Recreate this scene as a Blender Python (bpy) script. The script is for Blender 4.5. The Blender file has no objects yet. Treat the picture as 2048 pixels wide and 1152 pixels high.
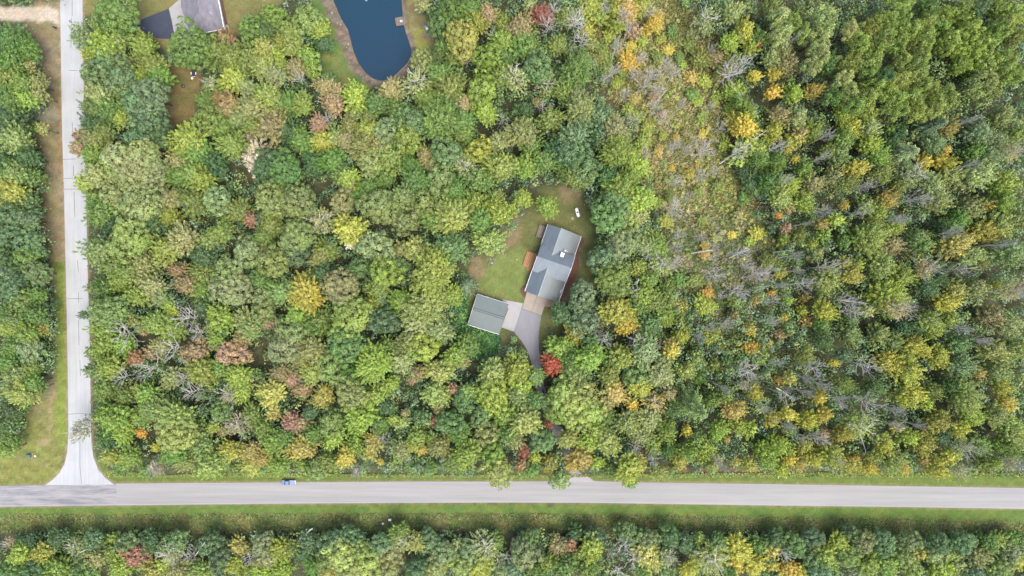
import bpy, bmesh, math, random
import numpy as np
from mathutils import Vector, Matrix
C = bpy.context
scene = C.scene
col = scene.collection
rng = np.random.default_rng(7)
random.seed(7)

# ------------------------------------------------------------------ camera, world, sun, exposure
S = 0.18                      # metres per pixel of the 2048-pixel photograph, on the ground
H = 2048 * S / 1.5            # flying height for a 24 mm lens
cam_d = bpy.data.cameras.new('camera'); cam = bpy.data.objects.new('camera', cam_d); col.objects.link(cam)
cam.location = (0, 0, H); cam.rotation_euler = (0, 0, 0)
cam_d.sensor_width = 36; cam_d.lens = 24; cam_d.clip_start = 1; cam_d.clip_end = 6000
scene.camera = cam
SUN_EL, SUN_AZ = 66.0, 138.0   # azimuth clockwise from the top of the picture
w = bpy.data.worlds.new('World'); scene.world = w; w.use_nodes = True
nt = w.node_tree; bg = nt.nodes['Background']
sky = nt.nodes.new('ShaderNodeTexSky'); sky.sky_type = 'NISHITA'; sky.sun_disc = False
sky.sun_elevation = math.radians(SUN_EL); sky.sun_rotation = math.radians(SUN_AZ)
sky.air_density = 1.0; sky.dust_density = 5.0; sky.ozone_density = 1.0
nt.links.new(sky.outputs[0], bg.inputs[0]); bg.inputs[1].default_value = 0.15
sl = bpy.data.lights.new('sun', 'SUN'); sl.energy = 1.0; sl.angle = math.radians(32); sl.color = (1, 0.95, 0.85)
so = bpy.data.objects.new('sun', sl); col.objects.link(so)
e, a = math.radians(SUN_EL), math.radians(SUN_AZ)
sdir = Vector((math.sin(a) * math.cos(e), math.cos(a) * math.cos(e), math.sin(e)))
so.rotation_euler = sdir.to_track_quat('Z', 'Y').to_euler(); so.location = sdir * 500
vs = scene.view_settings; vs.view_transform = 'Standard'; vs.look = 'None'; vs.gamma = 1; vs.use_curve_mapping = False
vs.exposure = 1.29
scene.cycles.max_bounces = 6; scene.cycles.diffuse_bounces = 3; scene.cycles.glossy_bounces = 2
scene.cycles.transmission_bounces = 3; scene.cycles.transparent_max_bounces = 4

# ------------------------------------------------------------------ helpers
def lin(c):
    c = np.asarray(c, float) / 255
    return np.where(c <= .04045, c / 12.92, ((c + .055) / 1.055) ** 2.4)
GAIN = 2.25
def alb(r, g, b, k=1.0):      # base colour of a flat surface that shows as this sRGB colour in the photograph's light
    return tuple(lin((r, g, b)) / GAIN * k)
def W(px, py, z=0.0):          # where the ray through a pixel meets height z
    f = (H - z) / H
    return Vector(((px - 1024) * S * f, (576 - py) * S * f, z))
def tag(o, label=None, cat=None, group=None, kind=None):
    if label: o['label'] = label
    if cat: o['category'] = cat
    if group: o['group'] = group
    if kind: o['kind'] = kind
    return o
def empty(name, loc, rz=0):
    o = bpy.data.objects.new(name, None); col.objects.link(o); o.location = loc; o.rotation_euler = (0, 0, rz)
    o.empty_display_size = .5
    return o
def link(name, me, mat=None, parent=None):
    o = bpy.data.objects.new(name, me); col.objects.link(o)
    if mat is not None and not me.materials: me.materials.append(mat)
    if parent is not None: o.parent = parent
    return o
class MB:
    def __init__(s): s.v = []; s.f = []
    def poly(s, pts):
        n = len(s.v); s.v += [tuple(p) for p in pts]; s.f.append(list(range(n, n + len(pts)))); return s
    def prism(s, pts, z0, z1, cap=True):
        n = len(s.v); k = len(pts)
        ar = sum(pts[i][0] * pts[(i + 1) % k][1] - pts[(i + 1) % k][0] * pts[i][1] for i in range(k))
        if ar < 0: pts = pts[::-1]
        s.v += [(p[0], p[1], z0) for p in pts] + [(p[0], p[1], z1) for p in pts]
        for i in range(k): j = (i + 1) % k; s.f.append([n + i, n + j, n + k + j, n + k + i])
        if cap: s.f.append([n + k + i for i in range(k)]); s.f.append([n + i for i in range(k)][::-1])
        return s
    def box(s, c, d, rz=0.0):
        x, y, z = c; a, b, h = d[0] / 2, d[1] / 2, d[2] / 2; co, si = math.cos(rz), math.sin(rz)
        return s.prism([(x + u * co - v * si, y + u * si + v * co) for u, v in ((-a, -b), (a, -b), (a, b), (-a, b))], z - h, z + h)
    def tube(s, p0, p1, r0, r1, n=8, cap=True):
        p0, p1 = Vector(p0), Vector(p1); d = (p1 - p0).normalized()
        u = d.orthogonal().normalized(); v = d.cross(u); k = len(s.v)
        for p, r in ((p0, r0), (p1, r1)):
            for i in range(n):
                t = 2 * math.pi * i / n; s.v.append(tuple(p + (u * math.cos(t) + v * math.sin(t)) * r))
        for i in range(n): j = (i + 1) % n; s.f.append([k + i, k + j, k + n + j, k + n + i])
        if cap: s.f.append([k + n + i for i in range(n)]); s.f.append([k + i for i in range(n)][::-1])
        return s
    def lathe(s, prof, c, n=14, axis='z'):
        k = len(s.v); m = len(prof)
        for r, z in prof:
            for i in range(n):
                t = 2 * math.pi * i / n; a, b = r * math.cos(t), r * math.sin(t)
                s.v.append((c[0] + a, c[1] + b, c[2] + z) if axis == 'z' else ((c[0] + z, c[1] + a, c[2] + b) if axis == 'x' else (c[0] + b, c[1] + z, c[2] + a)))
        for q in range(m - 1):
            for i in range(n): j = (i + 1) % n; s.f.append([k + q * n + i, k + q * n + j, k + q * n + n + j, k + q * n + n + i])
        s.f.append([k + i for i in range(n)][::-1]); s.f.append([k + (m - 1) * n + i for i in range(n)])
        return s
    def build(s, name, mat, parent=None, bevel=0, smooth=False):
        me = bpy.data.meshes.new(name); me.from_pydata(s.v, [], s.f); me.update()
        if bevel:
            bm = bmesh.new(); bm.from_mesh(me); bmesh.ops.remove_doubles(bm, verts=bm.verts, dist=1e-4)
            bmesh.ops.bevel(bm, geom=[ed for ed in bm.edges if len(ed.link_faces) == 2 and ed.calc_face_angle(0) > .5], offset=bevel, segments=2, affect='EDGES', profile=.6)
            bm.to_mesh(me); bm.free()
        if smooth: me.polygons.foreach_set('use_smooth', [True] * len(me.polygons))
        return link(name, me, mat, parent)

def quads_mesh(name, Q, tint=None, colr=None):
    n = len(Q); me = bpy.data.meshes.new(name)
    me.vertices.add(4 * n); me.vertices.foreach_set('co', np.ascontiguousarray(Q, dtype=np.float32).ravel())
    me.loops.add(4 * n); me.loops.foreach_set('vertex_index', np.arange(4 * n, dtype=np.int32))
    me.polygons.add(n); me.polygons.foreach_set('loop_start', np.arange(0, 4 * n, 4, dtype=np.int32))
    if tint is not None:
        at = me.attributes.new('tint', 'FLOAT', 'FACE'); at.data.foreach_set('value', np.asarray(tint, np.float32))
    if colr is not None:
        at = me.attributes.new('leaf_colour', 'FLOAT_COLOR', 'FACE')
        at.data.foreach_set('color', np.concatenate([colr, np.ones((n, 1))], 1).astype(np.float32).ravel())
    me.update(calc_edges=True); return me
def nrm(a): return a / np.maximum(np.linalg.norm(a, axis=-1, keepdims=True), 1e-9)
def leaves(P, N, T, L, Wd):
    T = nrm(T - N * (T * N).sum(-1, keepdims=True)); B = np.cross(N, T)
    L = np.asarray(L)[..., None]; Wd = np.asarray(Wd)[..., None]
    return np.stack([P - T * L * .5, P + B * Wd * .5 + T * L * .1, P + T * L * .5, P - B * Wd * .5 + T * L * .1], 1)

# ------------------------------------------------------------------ materials
class NT:
    def __init__(s, name):
        s.m = bpy.data.materials.new(name); s.m.use_nodes = True; s.t = s.m.node_tree; s.n = s.t.nodes; s.b = s.n['Principled BSDF']
    def new(s, t, **k):
        o = s.n.new(t)
        for a, v in k.items(): setattr(o, a, v)
        return o
    def lk(s, a, b): s.t.links.new(a, b)
    def noise(s, scale, detail=4, rough=.6, vec=None, stretch=None, obj=True):
        tc = s.new('ShaderNodeTexCoord'); v = tc.outputs['Object'] if obj else tc.outputs['Generated']
        if vec is not None: v = vec
        if stretch:
            mp = s.new('ShaderNodeMapping'); mp.inputs['Scale'].default_value = stretch; s.lk(v, mp.inputs[0]); v = mp.outputs[0]
        o = s.new('ShaderNodeTexNoise'); o.inputs['Scale'].default_value = scale; o.inputs['Detail'].default_value = detail; o.inputs['Roughness'].default_value = rough
        s.lk(v, o.inputs['Vector']); return o.outputs['Fac']
    def ramp(s, fac, stops):
        o = s.new('ShaderNodeValToRGB'); el = o.color_ramp.elements
        while len(el) < len(stops): el.new(.5)
        for q, (p, c) in zip(el, stops): q.position = p; q.color = (*c, 1) if len(c) == 3 else c
        s.lk(fac, o.inputs[0]); return o.outputs[0]
    def mix(s, a, b, fac, mode='MIX'):
        o = s.new('ShaderNodeMix', data_type='RGBA', blend_type=mode)
        for v, i in ((fac, 0), (a, 6), (b, 7)):
            if hasattr(v, 'is_output'): s.lk(v, o.inputs[i])
            else: o.inputs[i].default_value = v if i == 0 else ((*v, 1) if len(v) == 3 else v)
        return o.outputs[2]
    def math(s, op, a, b=0.0):
        o = s.new('ShaderNodeMath', operation=op)
        for v, i in ((a, 0), (b, 1)):
            if hasattr(v, 'is_output'): s.lk(v, o.inputs[i])
            else: o.inputs[i].default_value = v
        return o.outputs[0]
    def bump(s, h, strength=.4, dist=.05):
        o = s.new('ShaderNodeBump'); o.inputs['Strength'].default_value = strength; o.inputs['Distance'].default_value = dist
        s.lk(h, o.inputs['Height']); s.lk(o.outputs[0], s.b.inputs['Normal'])
    def colour(s, v, rough=.9, spec=.3):
        if hasattr(v, 'is_output'): s.lk(v, s.b.inputs['Base Color'])
        else: s.b.inputs['Base Color'].default_value = (*v, 1)
        s.b.inputs['Roughness'].default_value = rough; s.b.inputs['Specular IOR Level'].default_value = spec
        return s.m
def grey(k): return (k, k, k)
def simple(name, c, rough=.8, var=.25, scale=3.0, bump=.2, spec=.3, stretch=None, metal=0.0):
    t = NT(name); n = t.noise(scale, 5, .65, stretch=stretch)
    f = t.ramp(n, [(.25, grey(1 - var)), (.75, grey(1 + var * .6))])
    t.colour(t.mix(c, f, 1.0, 'MULTIPLY'), rough, spec); t.b.inputs['Metallic'].default_value = metal
    if bump: t.bump(n, bump, .03)
    return t.m

def leaf_material(name, attr=None, trans=.30):
    t = NT(name)
    if attr:
        c = t.new('ShaderNodeAttribute', attribute_name=attr).outputs['Color']
    else:
        oi = t.new('ShaderNodeObjectInfo'); c = oi.outputs['Color']
        n = t.noise(1.1, 2, .5)
        big = t.new('ShaderNodeVectorMath', operation='ADD')
        c2 = t.mix(c, t.mix(c, (1.16, 1.10, .86, 1), 1.0, 'MULTIPLY'), t.ramp(n, [(.42, grey(0)), (.68, grey(1))]))
        c3 = t.mix(c2, t.mix(c2, (.72, .92, 1.0, 1), 1.0, 'MULTIPLY'), t.ramp(t.noise(.7, 2, .5, stretch=(1.3, 1, 1)), [(.5, grey(0)), (.75, grey(.8))]))
        at = t.new('ShaderNodeAttribute', attribute_name='tint').outputs['Fac']
        c = t.mix(c3, at, 1.0, 'MULTIPLY')
    t.colour(c, .5, .45)
    tr = t.new('ShaderNodeBsdfTranslucent'); t.lk(t.mix(c, (1.15, 1.15, .85, 1), 1.0, 'MULTIPLY'), tr.inputs[0])
    mx = t.new('ShaderNodeMixShader'); mx.inputs[0].default_value = trans
    out = t.n['Material Output']; t.lk(t.b.outputs[0], mx.inputs[1]); t.lk(tr.outputs[0], mx.inputs[2]); t.lk(mx.outputs[0], out.inputs[0])
    return t.m
M_leaf = leaf_material('leaves')
M_under = leaf_material('undergrowth leaves', 'leaf_colour', .2)
M_bark = simple('bark', (.11, .095, .08), .9, .4, 2.0, .4)
M_dead = simple('dead bark', (.50, .485, .44), .85, .3, 2.0, .3)
M_white_bark = simple('birch bark', (.55, .53, .50), .8, .3, 2.0, .3)
M_white = simple('white paint', (.62, .63, .64), .5, .08, 2.0, 0)
M_metal_white = simple('white gutter', (.66, .68, .70), .45, .08, 1.0, 0)
M_dark = simple('black rubber', (.02, .02, .022), .7, .2, 5, 0)
M_chrome = simple('bare steel', (.4, .4, .42), .35, .1, 4, 0, metal=.8)
# ------------------------------------------------------------------ setting: ground with its covers, pond, roads
def noise2(x, y, scale, seed, octaves=4):
    r = np.random.default_rng(seed); out = np.zeros_like(x); amp = 1.0; f = 1.0 / scale
    for o in range(octaves):
        for k in range(5):
            an = r.uniform(0, 2 * math.pi); ph = r.uniform(0, 2 * math.pi); ff = f * r.uniform(.7, 1.4)
            out += amp * np.sin((x * math.cos(an) + y * math.sin(an)) * ff * 2 * math.pi + ph) / 3.2
        amp *= .55; f *= 2.03
    return out
def inside(px, py, poly):
    c = np.zeros(px.shape, bool); n = len(poly)
    for i in range(n):
        x0, y0 = poly[i]; x1, y1 = poly[(i + 1) % n]
        if y0 == y1: continue
        t = ((y0 > py) != (y1 > py)) & (px < (x1 - x0) * (py - y0) / (y1 - y0) + x0); c ^= t
    return c
def sdist(px, py, poly):       # signed distance in pixels, positive inside
    d = np.full(px.shape, 1e9); n = len(poly)
    for i in range(n):
        x0, y0 = poly[i]; x1, y1 = poly[(i + 1) % n]; dx, dy = x1 - x0, y1 - y0
        t = np.clip(((px - x0) * dx + (py - y0) * dy) / max(dx * dx + dy * dy, 1e-9), 0, 1)
        d = np.minimum(d, np.hypot(px - x0 - t * dx, py - y0 - t * dy))
    return np.where(inside(px, py, poly), d, -d)

POND = [(655, -60), (666, 0), (681, 35), (696, 60), (706, 100), (716, 125), (731, 145), (746, 157), (763, 161), (779, 157), (796, 144), (813, 127), (823, 110), (822, 95), (812, 66), (806, 45), (803, 0), (806, -60)]
BANK = [(630, -60), (643, 0), (660, 35), (676, 75), (690, 115), (704, 142), (722, 160), (745, 170), (768, 172), (790, 165), (812, 148), (833, 128), (836, 105), (828, 75), (815, 50), (808, 0), (810, -60)]
MEADOW = [(1185, -40), (1330, -40), (1420, 60), (1475, 140), (1475, 260), (1515, 330), (1505, 420), (1560, 480), (1540, 560), (1420, 620), (1330, 560), (1320, 430), (1295, 340), (1270, 240), (1220, 190), (1180, 110)]
BRUSH = [(1300, 440), (1560, 430), (1640, 640), (1560, 760), (1400, 760), (1330, 640)]
HOUSE_YARD = [(1075, 380), (1120, 368), (1165, 385), (1185, 430), (1195, 500), (1200, 560), (1165, 575), (1130, 600), (1128, 650), (1125, 672), (1082, 690), (1075, 780), (1040, 760), (1060, 700), (1030, 660), (1000, 690), (980, 720), (955, 700), (925, 660), (935, 590), (960, 575), (930, 540), (955, 520), (1010, 500), (1040, 440)]
FRONT_LAWN = [(965, 530), (1000, 505), (1045, 500), (1060, 560), (1042, 606), (1005, 598), (960, 580)]
BACK_YARD = [(330, 130), (372, 118), (402, 130), (398, 190), (385, 240), (345, 262), (300, 270), (260, 268), (320, 220)]
NEIGHBOUR = [(165, -60), (165, 30), (265, 40), (330, 100), (370, 70), (440, 95), (490, 60), (520, 40), (560, 10), (600, -60)]
POND_LAWN = [(590, -60), (655, -60), (690, 110), (745, 175), (700, 190), (650, 165), (638, 110), (648, 70), (622, 0)]
EAST_LAWN = [(803, -60), (845, -60), (848, 30), (870, 60), (872, 95), (830, 120), (818, 60)]
LEFT_STRIP = [(60, 0), (122, 0), (124, 250), (128, 384), (133, 600), (137, 880), (120, 945), (92, 972), (-80, 974), (-80, 900), (20, 905), (45, 860), (60, 790), (105, 740), (110, 600), (95, 500), (85, 400), (90, 330), (62, 270), (90, 200), (70, 100), (60, 55)]
N_VERGE = [(185, 905), (215, 940), (330, 950), (500, 945), (700, 948), (1000, 950), (1300, 948), (1600, 945), (2150, 945), (2150, 985), (-50, 985), (-50, 960), (185, 960)]
S_VERGE = [(-80, 1008), (2150, 1008), (2150, 1075), (1500, 1065), (1000, 1062), (400, 1065), (-80, 1062)]
S_MOWN = [(-80, 1008), (2150, 1008), (2150, 1044), (1500, 1034), (1000, 1026), (500, 1028), (240, 1030), (-80, 1028)]
GRAVEL = [(-80, 12), (80, 13), (105, 17), (122, 18), (125, 58), (104, 45), (75, 41), (-80, 40)]
DIRT = [[(82, 405), (100, 400), (104, 470), (112, 520), (100, 530), (82, 480)], [(108, 395), (122, 395), (127, 500), (118, 520), (110, 470)], [(50, 45), (110, 60), (115, 75), (70, 85), (40, 60)],
        [(940, 512), (962, 516), (970, 545), (955, 560), (940, 548)], [(1005, 440), (1040, 420), (1048, 470), (1015, 500), (995, 485)], [(1115, 368), (1165, 380), (1168, 402), (1120, 400)],
        [(105, 320), (122, 320), (125, 350), (112, 350)], [(320, 215), (345, 215), (350, 250), (318, 255)], [(990, 690), (1015, 670), (1012, 740), (985, 745)], [(895, 640), (915, 645), (912, 670), (890, 668)], [(855, 55), (875, 72), (870, 90), (845, 80)]]
DITCH_LOW = (1022, 1060)
ROAD_MAIN = [(-900, 972), (-90, 972), (0, 972), (120, 969), (235, 967), (512, 965), (800, 963), (1024, 963), (1180, 962), (1290, 965), (1536, 968), (1800, 972), (2048, 976), (2140, 977.5), (2950, 990), (2950, 1032), (2140, 1019.5), (2048, 1018), (1800, 1014), (1536, 1011), (1200, 1006), (1024, 1005), (800, 1006), (512, 1008), (240, 1011), (0, 1014), (-90, 1015), (-900, 1015)]
ROAD_SIDE = [(112, -900), (119, -60), (120, 0), (121, 50), (124, 250), (128, 384), (133, 600), (136, 768), (137, 870), (134.5, 905), (129, 928), (119, 946), (105, 960), (90, 970.5), (228, 969), (210, 955), (196, 937), (187, 915), (183, 885), (181, 768), (180, 700), (176, 560), (172, 384), (168, 200), (165, 0), (164, -60), (157, -900)]

def axis(a, b, step):
    return np.concatenate([[a - 2600, a - 1200, a - 500, a - 200, a - 90, a - 40, a - 15, a - 8], np.arange(a, b + .01, step), [b + 8, b + 15, b + 40, b + 90, b + 200, b + 500, b + 1200, b + 2600]])
gx = axis(-192, 192, .85); gy = axis(-110, 110, .85)
GX, GY = np.meshgrid(gx, gy); PX = GX / S + 1024; PY = 576 - GY / S
wx = noise2(GX, GY, 9, 3) * 2.6 + noise2(GX, GY, 2.5, 31, 2) * 1.6; wy = noise2(GX, GY, 9, 4) * 2.6 + noise2(GX, GY, 2.5, 41, 2) * 1.6
def soft(poly, width=8, warp=1.0):
    return np.clip(sdist(PX + wx * warp, PY + wy * warp, poly) / width + .5, 0, 1)[..., None]
GC = np.zeros(GX.shape + (3,)) + np.array((.046, .050, .030))
n1 = noise2(GX, GY, 14, 11)[..., None]; n2 = noise2(GX, GY, 4, 12)[..., None]; n3 = noise2(GX, GY, 2.2, 14)[..., None]
GC *= 1 + .25 * n2
def lay(m, c, var=.15, c2=None, nz=None):
    global GC
    c = np.array(c) * np.ones(GC.shape)
    if c2 is not None: k = np.clip(.5 + .8 * (n1 if nz is None else nz), 0, 1); c = c * (1 - k) + np.array(c2) * k
    c = c * (1 + var * n2 + var * .6 * n3); GC = GC * (1 - m) + c * m
lay(soft(MEADOW, 22, 3), alb(124, 114, 68), .25, alb(110, 114, 64), n2)
lay(soft(BRUSH, 30, 3), alb(86, 96, 58), .3, alb(105, 98, 60))
lay(soft(HOUSE_YARD, 14, 2), alb(118, 120, 80), .12, alb(106, 114, 72))
lay(soft(FRONT_LAWN, 16, 1.5), alb(128, 142, 86), .12, alb(118, 134, 78))
lay(soft(BACK_YARD, 10, 1.5), alb(136, 122, 88), .12, alb(120, 116, 76))
lay(soft(NEIGHBOUR, 6), alb(140, 134, 92), .1, alb(128, 128, 84))
lay(soft(POND_LAWN, 6), alb(128, 136, 84), .1, alb(98, 130, 72))
lay(soft(EAST_LAWN, 8), alb(148, 152, 88), .12, alb(136, 126, 96))
lay(soft(LEFT_STRIP, 8, 1.5), alb(136, 134, 98), .15, alb(150, 140, 116))
low = np.clip((PY - 780) / 80, 0, 1)[..., None]
lay(soft(LEFT_STRIP, 8, 1.5) * low * .9, alb(138, 146, 84), .18, alb(128, 134, 76))
lay(soft([(110, 520), (131, 520), (136, 870), (122, 900), (112, 860), (112, 700)], 5), alb(132, 150, 78), .15)
lay(soft([(112, 180), (122, 180), (124, 330), (114, 330)], 5), alb(150, 128, 100), .15)
lay(soft([(62, 200), (112, 215), (115, 240), (60, 250), (48, 235)], 8), alb(150, 148, 132), .15)
lay(soft([(70, 75), (112, 90), (110, 180), (80, 200), (75, 140)], 10), alb(150, 138, 118), .2)
for tr_ in ([(104, 750), (107, 750), (106, 820), (99, 882), (96, 882), (103, 820)], [(99, 780), (101, 780), (97, 850), (90, 890), (88, 890), (95, 850)], [(40, 925), (80, 923), (80, 926), (40, 928)], [(30, 932), (96, 931), (96, 934), (30, 935)], [(10, 939), (90, 939), (90, 942), (10, 942)], [(75, 878), (105, 880), (100, 892), (72, 890)]): lay(soft(tr_, 4, .8) * .7, alb(172, 158, 126), .12)
lay(soft(N_VERGE, 6, 1.6), alb(118, 136, 74), .14, alb(104, 124, 66), n3)
lay(soft([(-80, 930), (60, 925), (118, 945), (95, 968), (-80, 968)], 6), alb(146, 148, 88), .2, alb(120, 130, 72), n3)
lay(soft(S_VERGE, 6, 1.6), alb(108, 126, 72), .2, alb(126, 126, 82))
lay(soft(S_MOWN, 5, 1.2), alb(102, 130, 68), .12, alb(114, 136, 72))
for d in DIRT: lay(soft(d, 10, 2.2) * .8, alb(154, 136, 112), .12, alb(138, 126, 102), n3)
lay(soft(GRAVEL, 5, .9), alb(212, 202, 192), .05, alb(196, 184, 172), n3)
# gravel shoulders along both roads
dm = sdist(PX, PY, ROAD_MAIN)[..., None]; ds = sdist(PX, PY, ROAD_SIDE)[..., None]
sh = np.clip(1 - np.abs(np.minimum(np.maximum(dm, -50), 0)) / 3.6, 0, 1) * (dm > -9); lay(sh * .8, alb(158, 142, 118), .12)
sh = np.clip(1 - np.abs(np.minimum(ds, 0)) / (5.5 + 2 * n1), 0, 1); lay(sh * .85, alb(166, 148, 128), .14)
# pond bank: grey brown stones, rusty wet edge on the west
lay(soft(BANK, 4, 1.3), alb(140, 132, 124), .22, alb(116, 104, 94), n3)
lay(np.clip(1 - np.abs(sdist(PX + wx * .5, PY, POND)[..., None]) / 5, 0, 1) * (PX < 745)[..., None] * np.clip(n1 + .5, 0, 1), alb(138, 104, 80), .15)
lay(np.clip(1 - np.abs(sdist(PX, PY, POND)[..., None] + 1) / 2.2, 0, 1) * (PX > 745)[..., None] * .8, alb(178, 156, 132), .1)
# brown brush line north of the main road
lay(soft([(1330, 942), (1380, 934), (1545, 936), (1620, 944), (1540, 950), (1400, 950)], 6, 1.5), alb(112, 92, 78), .25)
out_ = np.clip(np.maximum((np.abs(GX) - 194) / 8, (np.abs(GY) - 112) / 8), 0, 1)[..., None]; GC = GC * (1 - out_) + np.array((.05, .062, .032)) * out_
GZ = noise2(GX, GY, 30, 21) * .05 + n2[..., 0] * .02
wood = 1 - np.clip(np.maximum.reduce([soft(p, 30)[..., 0] for p in (HOUSE_YARD, LEFT_STRIP, N_VERGE, S_MOWN, NEIGHBOUR, BACK_YARD, POND_LAWN, EAST_LAWN, BANK)]), 0, 1)
GZ += wood * noise2(GX, GY, 7, 22) * .14
dith = np.exp(-((PY - 1046) / 10.0) ** 2); GZ -= .4 * dith
dith = np.exp(-((PY - 944) / 6.0) ** 2) * ((PX > 1240) & (PX < 2200) | (PX > 240) & (PX < 1080)); GZ -= .4 * dith
pd = sdist(PX, PY, POND); GZ = np.where(pd > -14, GZ * np.clip(-pd / 14, 0, 1) - np.clip((pd + 6) / 12, 0, 1.6) * .84, GZ)
GC_K = 1.3
nearroad = np.clip(np.maximum(dm, ds)[..., 0] / 8 + 1.6, 0, 1); GZ = GZ * (1 - nearroad) - .03 * nearroad
pads = np.clip(soft([(935, 588), (1060, 580), (1120, 600), (1090, 640), (1082, 800), (1160, 965), (1130, 965), (1040, 740), (1010, 680), (930, 660)], 20)[..., 0], 0, 1); GZ = GZ * (1 - pads) - .02 * pads
hp = np.clip(soft([(1060, 440), (1170, 465), (1180, 560), (1120, 615), (1030, 600)], 20)[..., 0], 0, 1); GZ = GZ * (1 - hp) - .02 * hp
nd = np.clip(soft([(235, 60), (300, 5), (440, -30), (470, 60), (350, 90), (250, 70)], 20)[..., 0], 0, 1); GZ = GZ * (1 - nd) - .03 * nd
far = np.maximum(np.clip((np.abs(GX) - 194) / 10, 0, 1), np.clip((np.abs(GY) - 112) / 10, 0, 1)); GZ = GZ * (1 - far) - .05 * far
ny, nx = GX.shape
gv = np.stack([GX, GY, GZ], -1).reshape(-1, 3); idx = np.arange(nx * ny).reshape(ny, nx)
gf = np.stack([idx[:-1, :-1], idx[:-1, 1:], idx[1:, 1:], idx[1:, :-1]], -1).reshape(-1, 4)
gm = bpy.data.meshes.new('ground'); gm.vertices.add(len(gv)); gm.vertices.foreach_set('co', gv.astype(np.float32).ravel())
gm.loops.add(gf.size); gm.loops.foreach_set('vertex_index', gf.astype(np.int32).ravel()); gm.polygons.add(len(gf)); gm.polygons.foreach_set('loop_start', np.arange(0, gf.size, 4, dtype=np.int32))
ca = gm.attributes.new('cover', 'FLOAT_COLOR', 'POINT'); ca.data.foreach_set('color', np.concatenate([np.clip(GC * 1.3, .005, .9), np.ones((ny, nx, 1))], -1).astype(np.float32).ravel())
gm.update(calc_edges=True); gm.polygons.foreach_set('use_smooth', np.ones(len(gf), bool))
t = NT('ground cover'); c = t.new('ShaderNodeAttribute', attribute_name='cover').outputs['Color']
f1 = t.noise(1.6, 6, .7); f2 = t.noise(.35, 4, .6)
c = t.mix(c, t.ramp(f1, [(.25, grey(.62)), (.5, grey(1)), (.78, grey(1.4))]), 1, 'MULTIPLY')
c = t.mix(c, t.ramp(f2, [(.3, (1.12, .98, .86)), (.7, (.9, 1.02, .98))]), 1, 'MULTIPLY')
M_ground = t.colour(c, .95, .2); t.bump(f1, .6, .12)
tag(link('ground', gm, M_ground), kind='structure')

def sheet(name, pts, z, mat, parent=None, kind='structure', thick=0.0):
    m = MB(); P = [W(x, y, 0) for x, y in pts]
    if thick: m.prism([(p.x, p.y) for p in P], z - thick, z)
    else:
        P = [(p.x, p.y, z) for p in P]; ar = sum(P[i][0] * P[(i + 1) % len(P)][1] - P[(i + 1) % len(P)][0] * P[i][1] for i in range(len(P)))
        m.poly(P if ar > 0 else P[::-1])
    o = m.build(name, mat, parent)
    if kind: o['kind'] = kind
    return o
# main road: pale worn asphalt with long streaks, older and darker west of the junction
t = NT('worn asphalt'); st = t.noise(.9, 6, .65, stretch=(.045, 1.0, 1)); st2 = t.noise(.25, 3, .6, stretch=(.02, 1.0, 1)); fn = t.noise(7, 5, .7)
c = t.mix(t.ramp(st, [(.3, alb(186, 188, 190)), (.7, alb(204, 205, 205))]), t.ramp(st2, [(.35, grey(.9)), (.65, grey(1.05))]), 1, 'MULTIPLY')
tc = t.new('ShaderNodeTexCoord'); sp = t.new('ShaderNodeSeparateXYZ'); t.lk(tc.outputs['Object'], sp.inputs[0])
old = t.math('MULTIPLY', t.math('LESS_THAN', t.math('ADD', sp.outputs[0], t.math('MULTIPLY', fn, 1.2)), (236 - 1024) * S), 1.0)
pat = t.ramp(t.noise(.55, 7, .72, stretch=(.12, 1.3, 1)), [(.42, alb(138, 140, 152)), (.50, alb(176, 177, 183)), (.62, alb(204, 201, 203))])
c = t.mix(c, pat, t.math('MULTIPLY', old, .72)); c = t.mix(c, t.ramp(fn, [(.3, grey(.93)), (.7, grey(1.05))]), 1, 'MULTIPLY')
M_asphalt = t.colour(c, .9, .25); t.bump(fn, .15, .02)
road = sheet('main_road', ROAD_MAIN, .03, M_asphalt)
lo = [p for p in ROAD_MAIN if p[1] > 1000][::-1]
M_edge = simple('edge line', alb(214, 211, 214), .85, .12, 2.0, 0, stretch=(.1, 1, 1))
band = sheet('edge_line', [(x, y - 2.6) for x, y in lo] + [(x, y - 1.5) for x, y in lo[::-1]], .034, M_edge, road, None)
t = NT('bleached asphalt'); st = t.noise(.9, 6, .65, stretch=(1.0, .045, 1)); fn = t.noise(5, 5, .7); bl = t.noise(.12, 4, .6)
c = t.ramp(st, [(.3, alb(212, 218, 224)), (.7, alb(230, 235, 238))]); c = t.mix(c, t.ramp(fn, [(.3, grey(.93)), (.7, grey(1.04))]), 1, 'MULTIPLY')
c = t.mix(c, t.ramp(bl, [(.35, grey(.93)), (.65, grey(1.04))]), 1, 'MULTIPLY'); M_side = t.colour(c, .9, .25); t.bump(fn, .15, .02)
side = sheet('side_road', ROAD_SIDE, .038, M_side)
M_tar = simple('tar seam', (.05, .05, .06), .7, .3, 2.0, 0)
def seam(pts, wpx=.7):
    m = MB()
    for (x0, y0), (x1, y1) in zip(pts, pts[1:]):
        d = math.hypot(x1 - x0, y1 - y0); ux, uy = -(y1 - y0) / d * wpx / 2, (x1 - x0) / d * wpx / 2
        m.poly([(*W(x, y).xy, .042) for x, y in ((x0 - ux, y0 - uy), (x0 + ux, y0 + uy), (x1 + ux, y1 + uy), (x1 - ux, y1 - uy))][::-1])
    me = m.build('tar_seam', M_tar, side)
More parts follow.
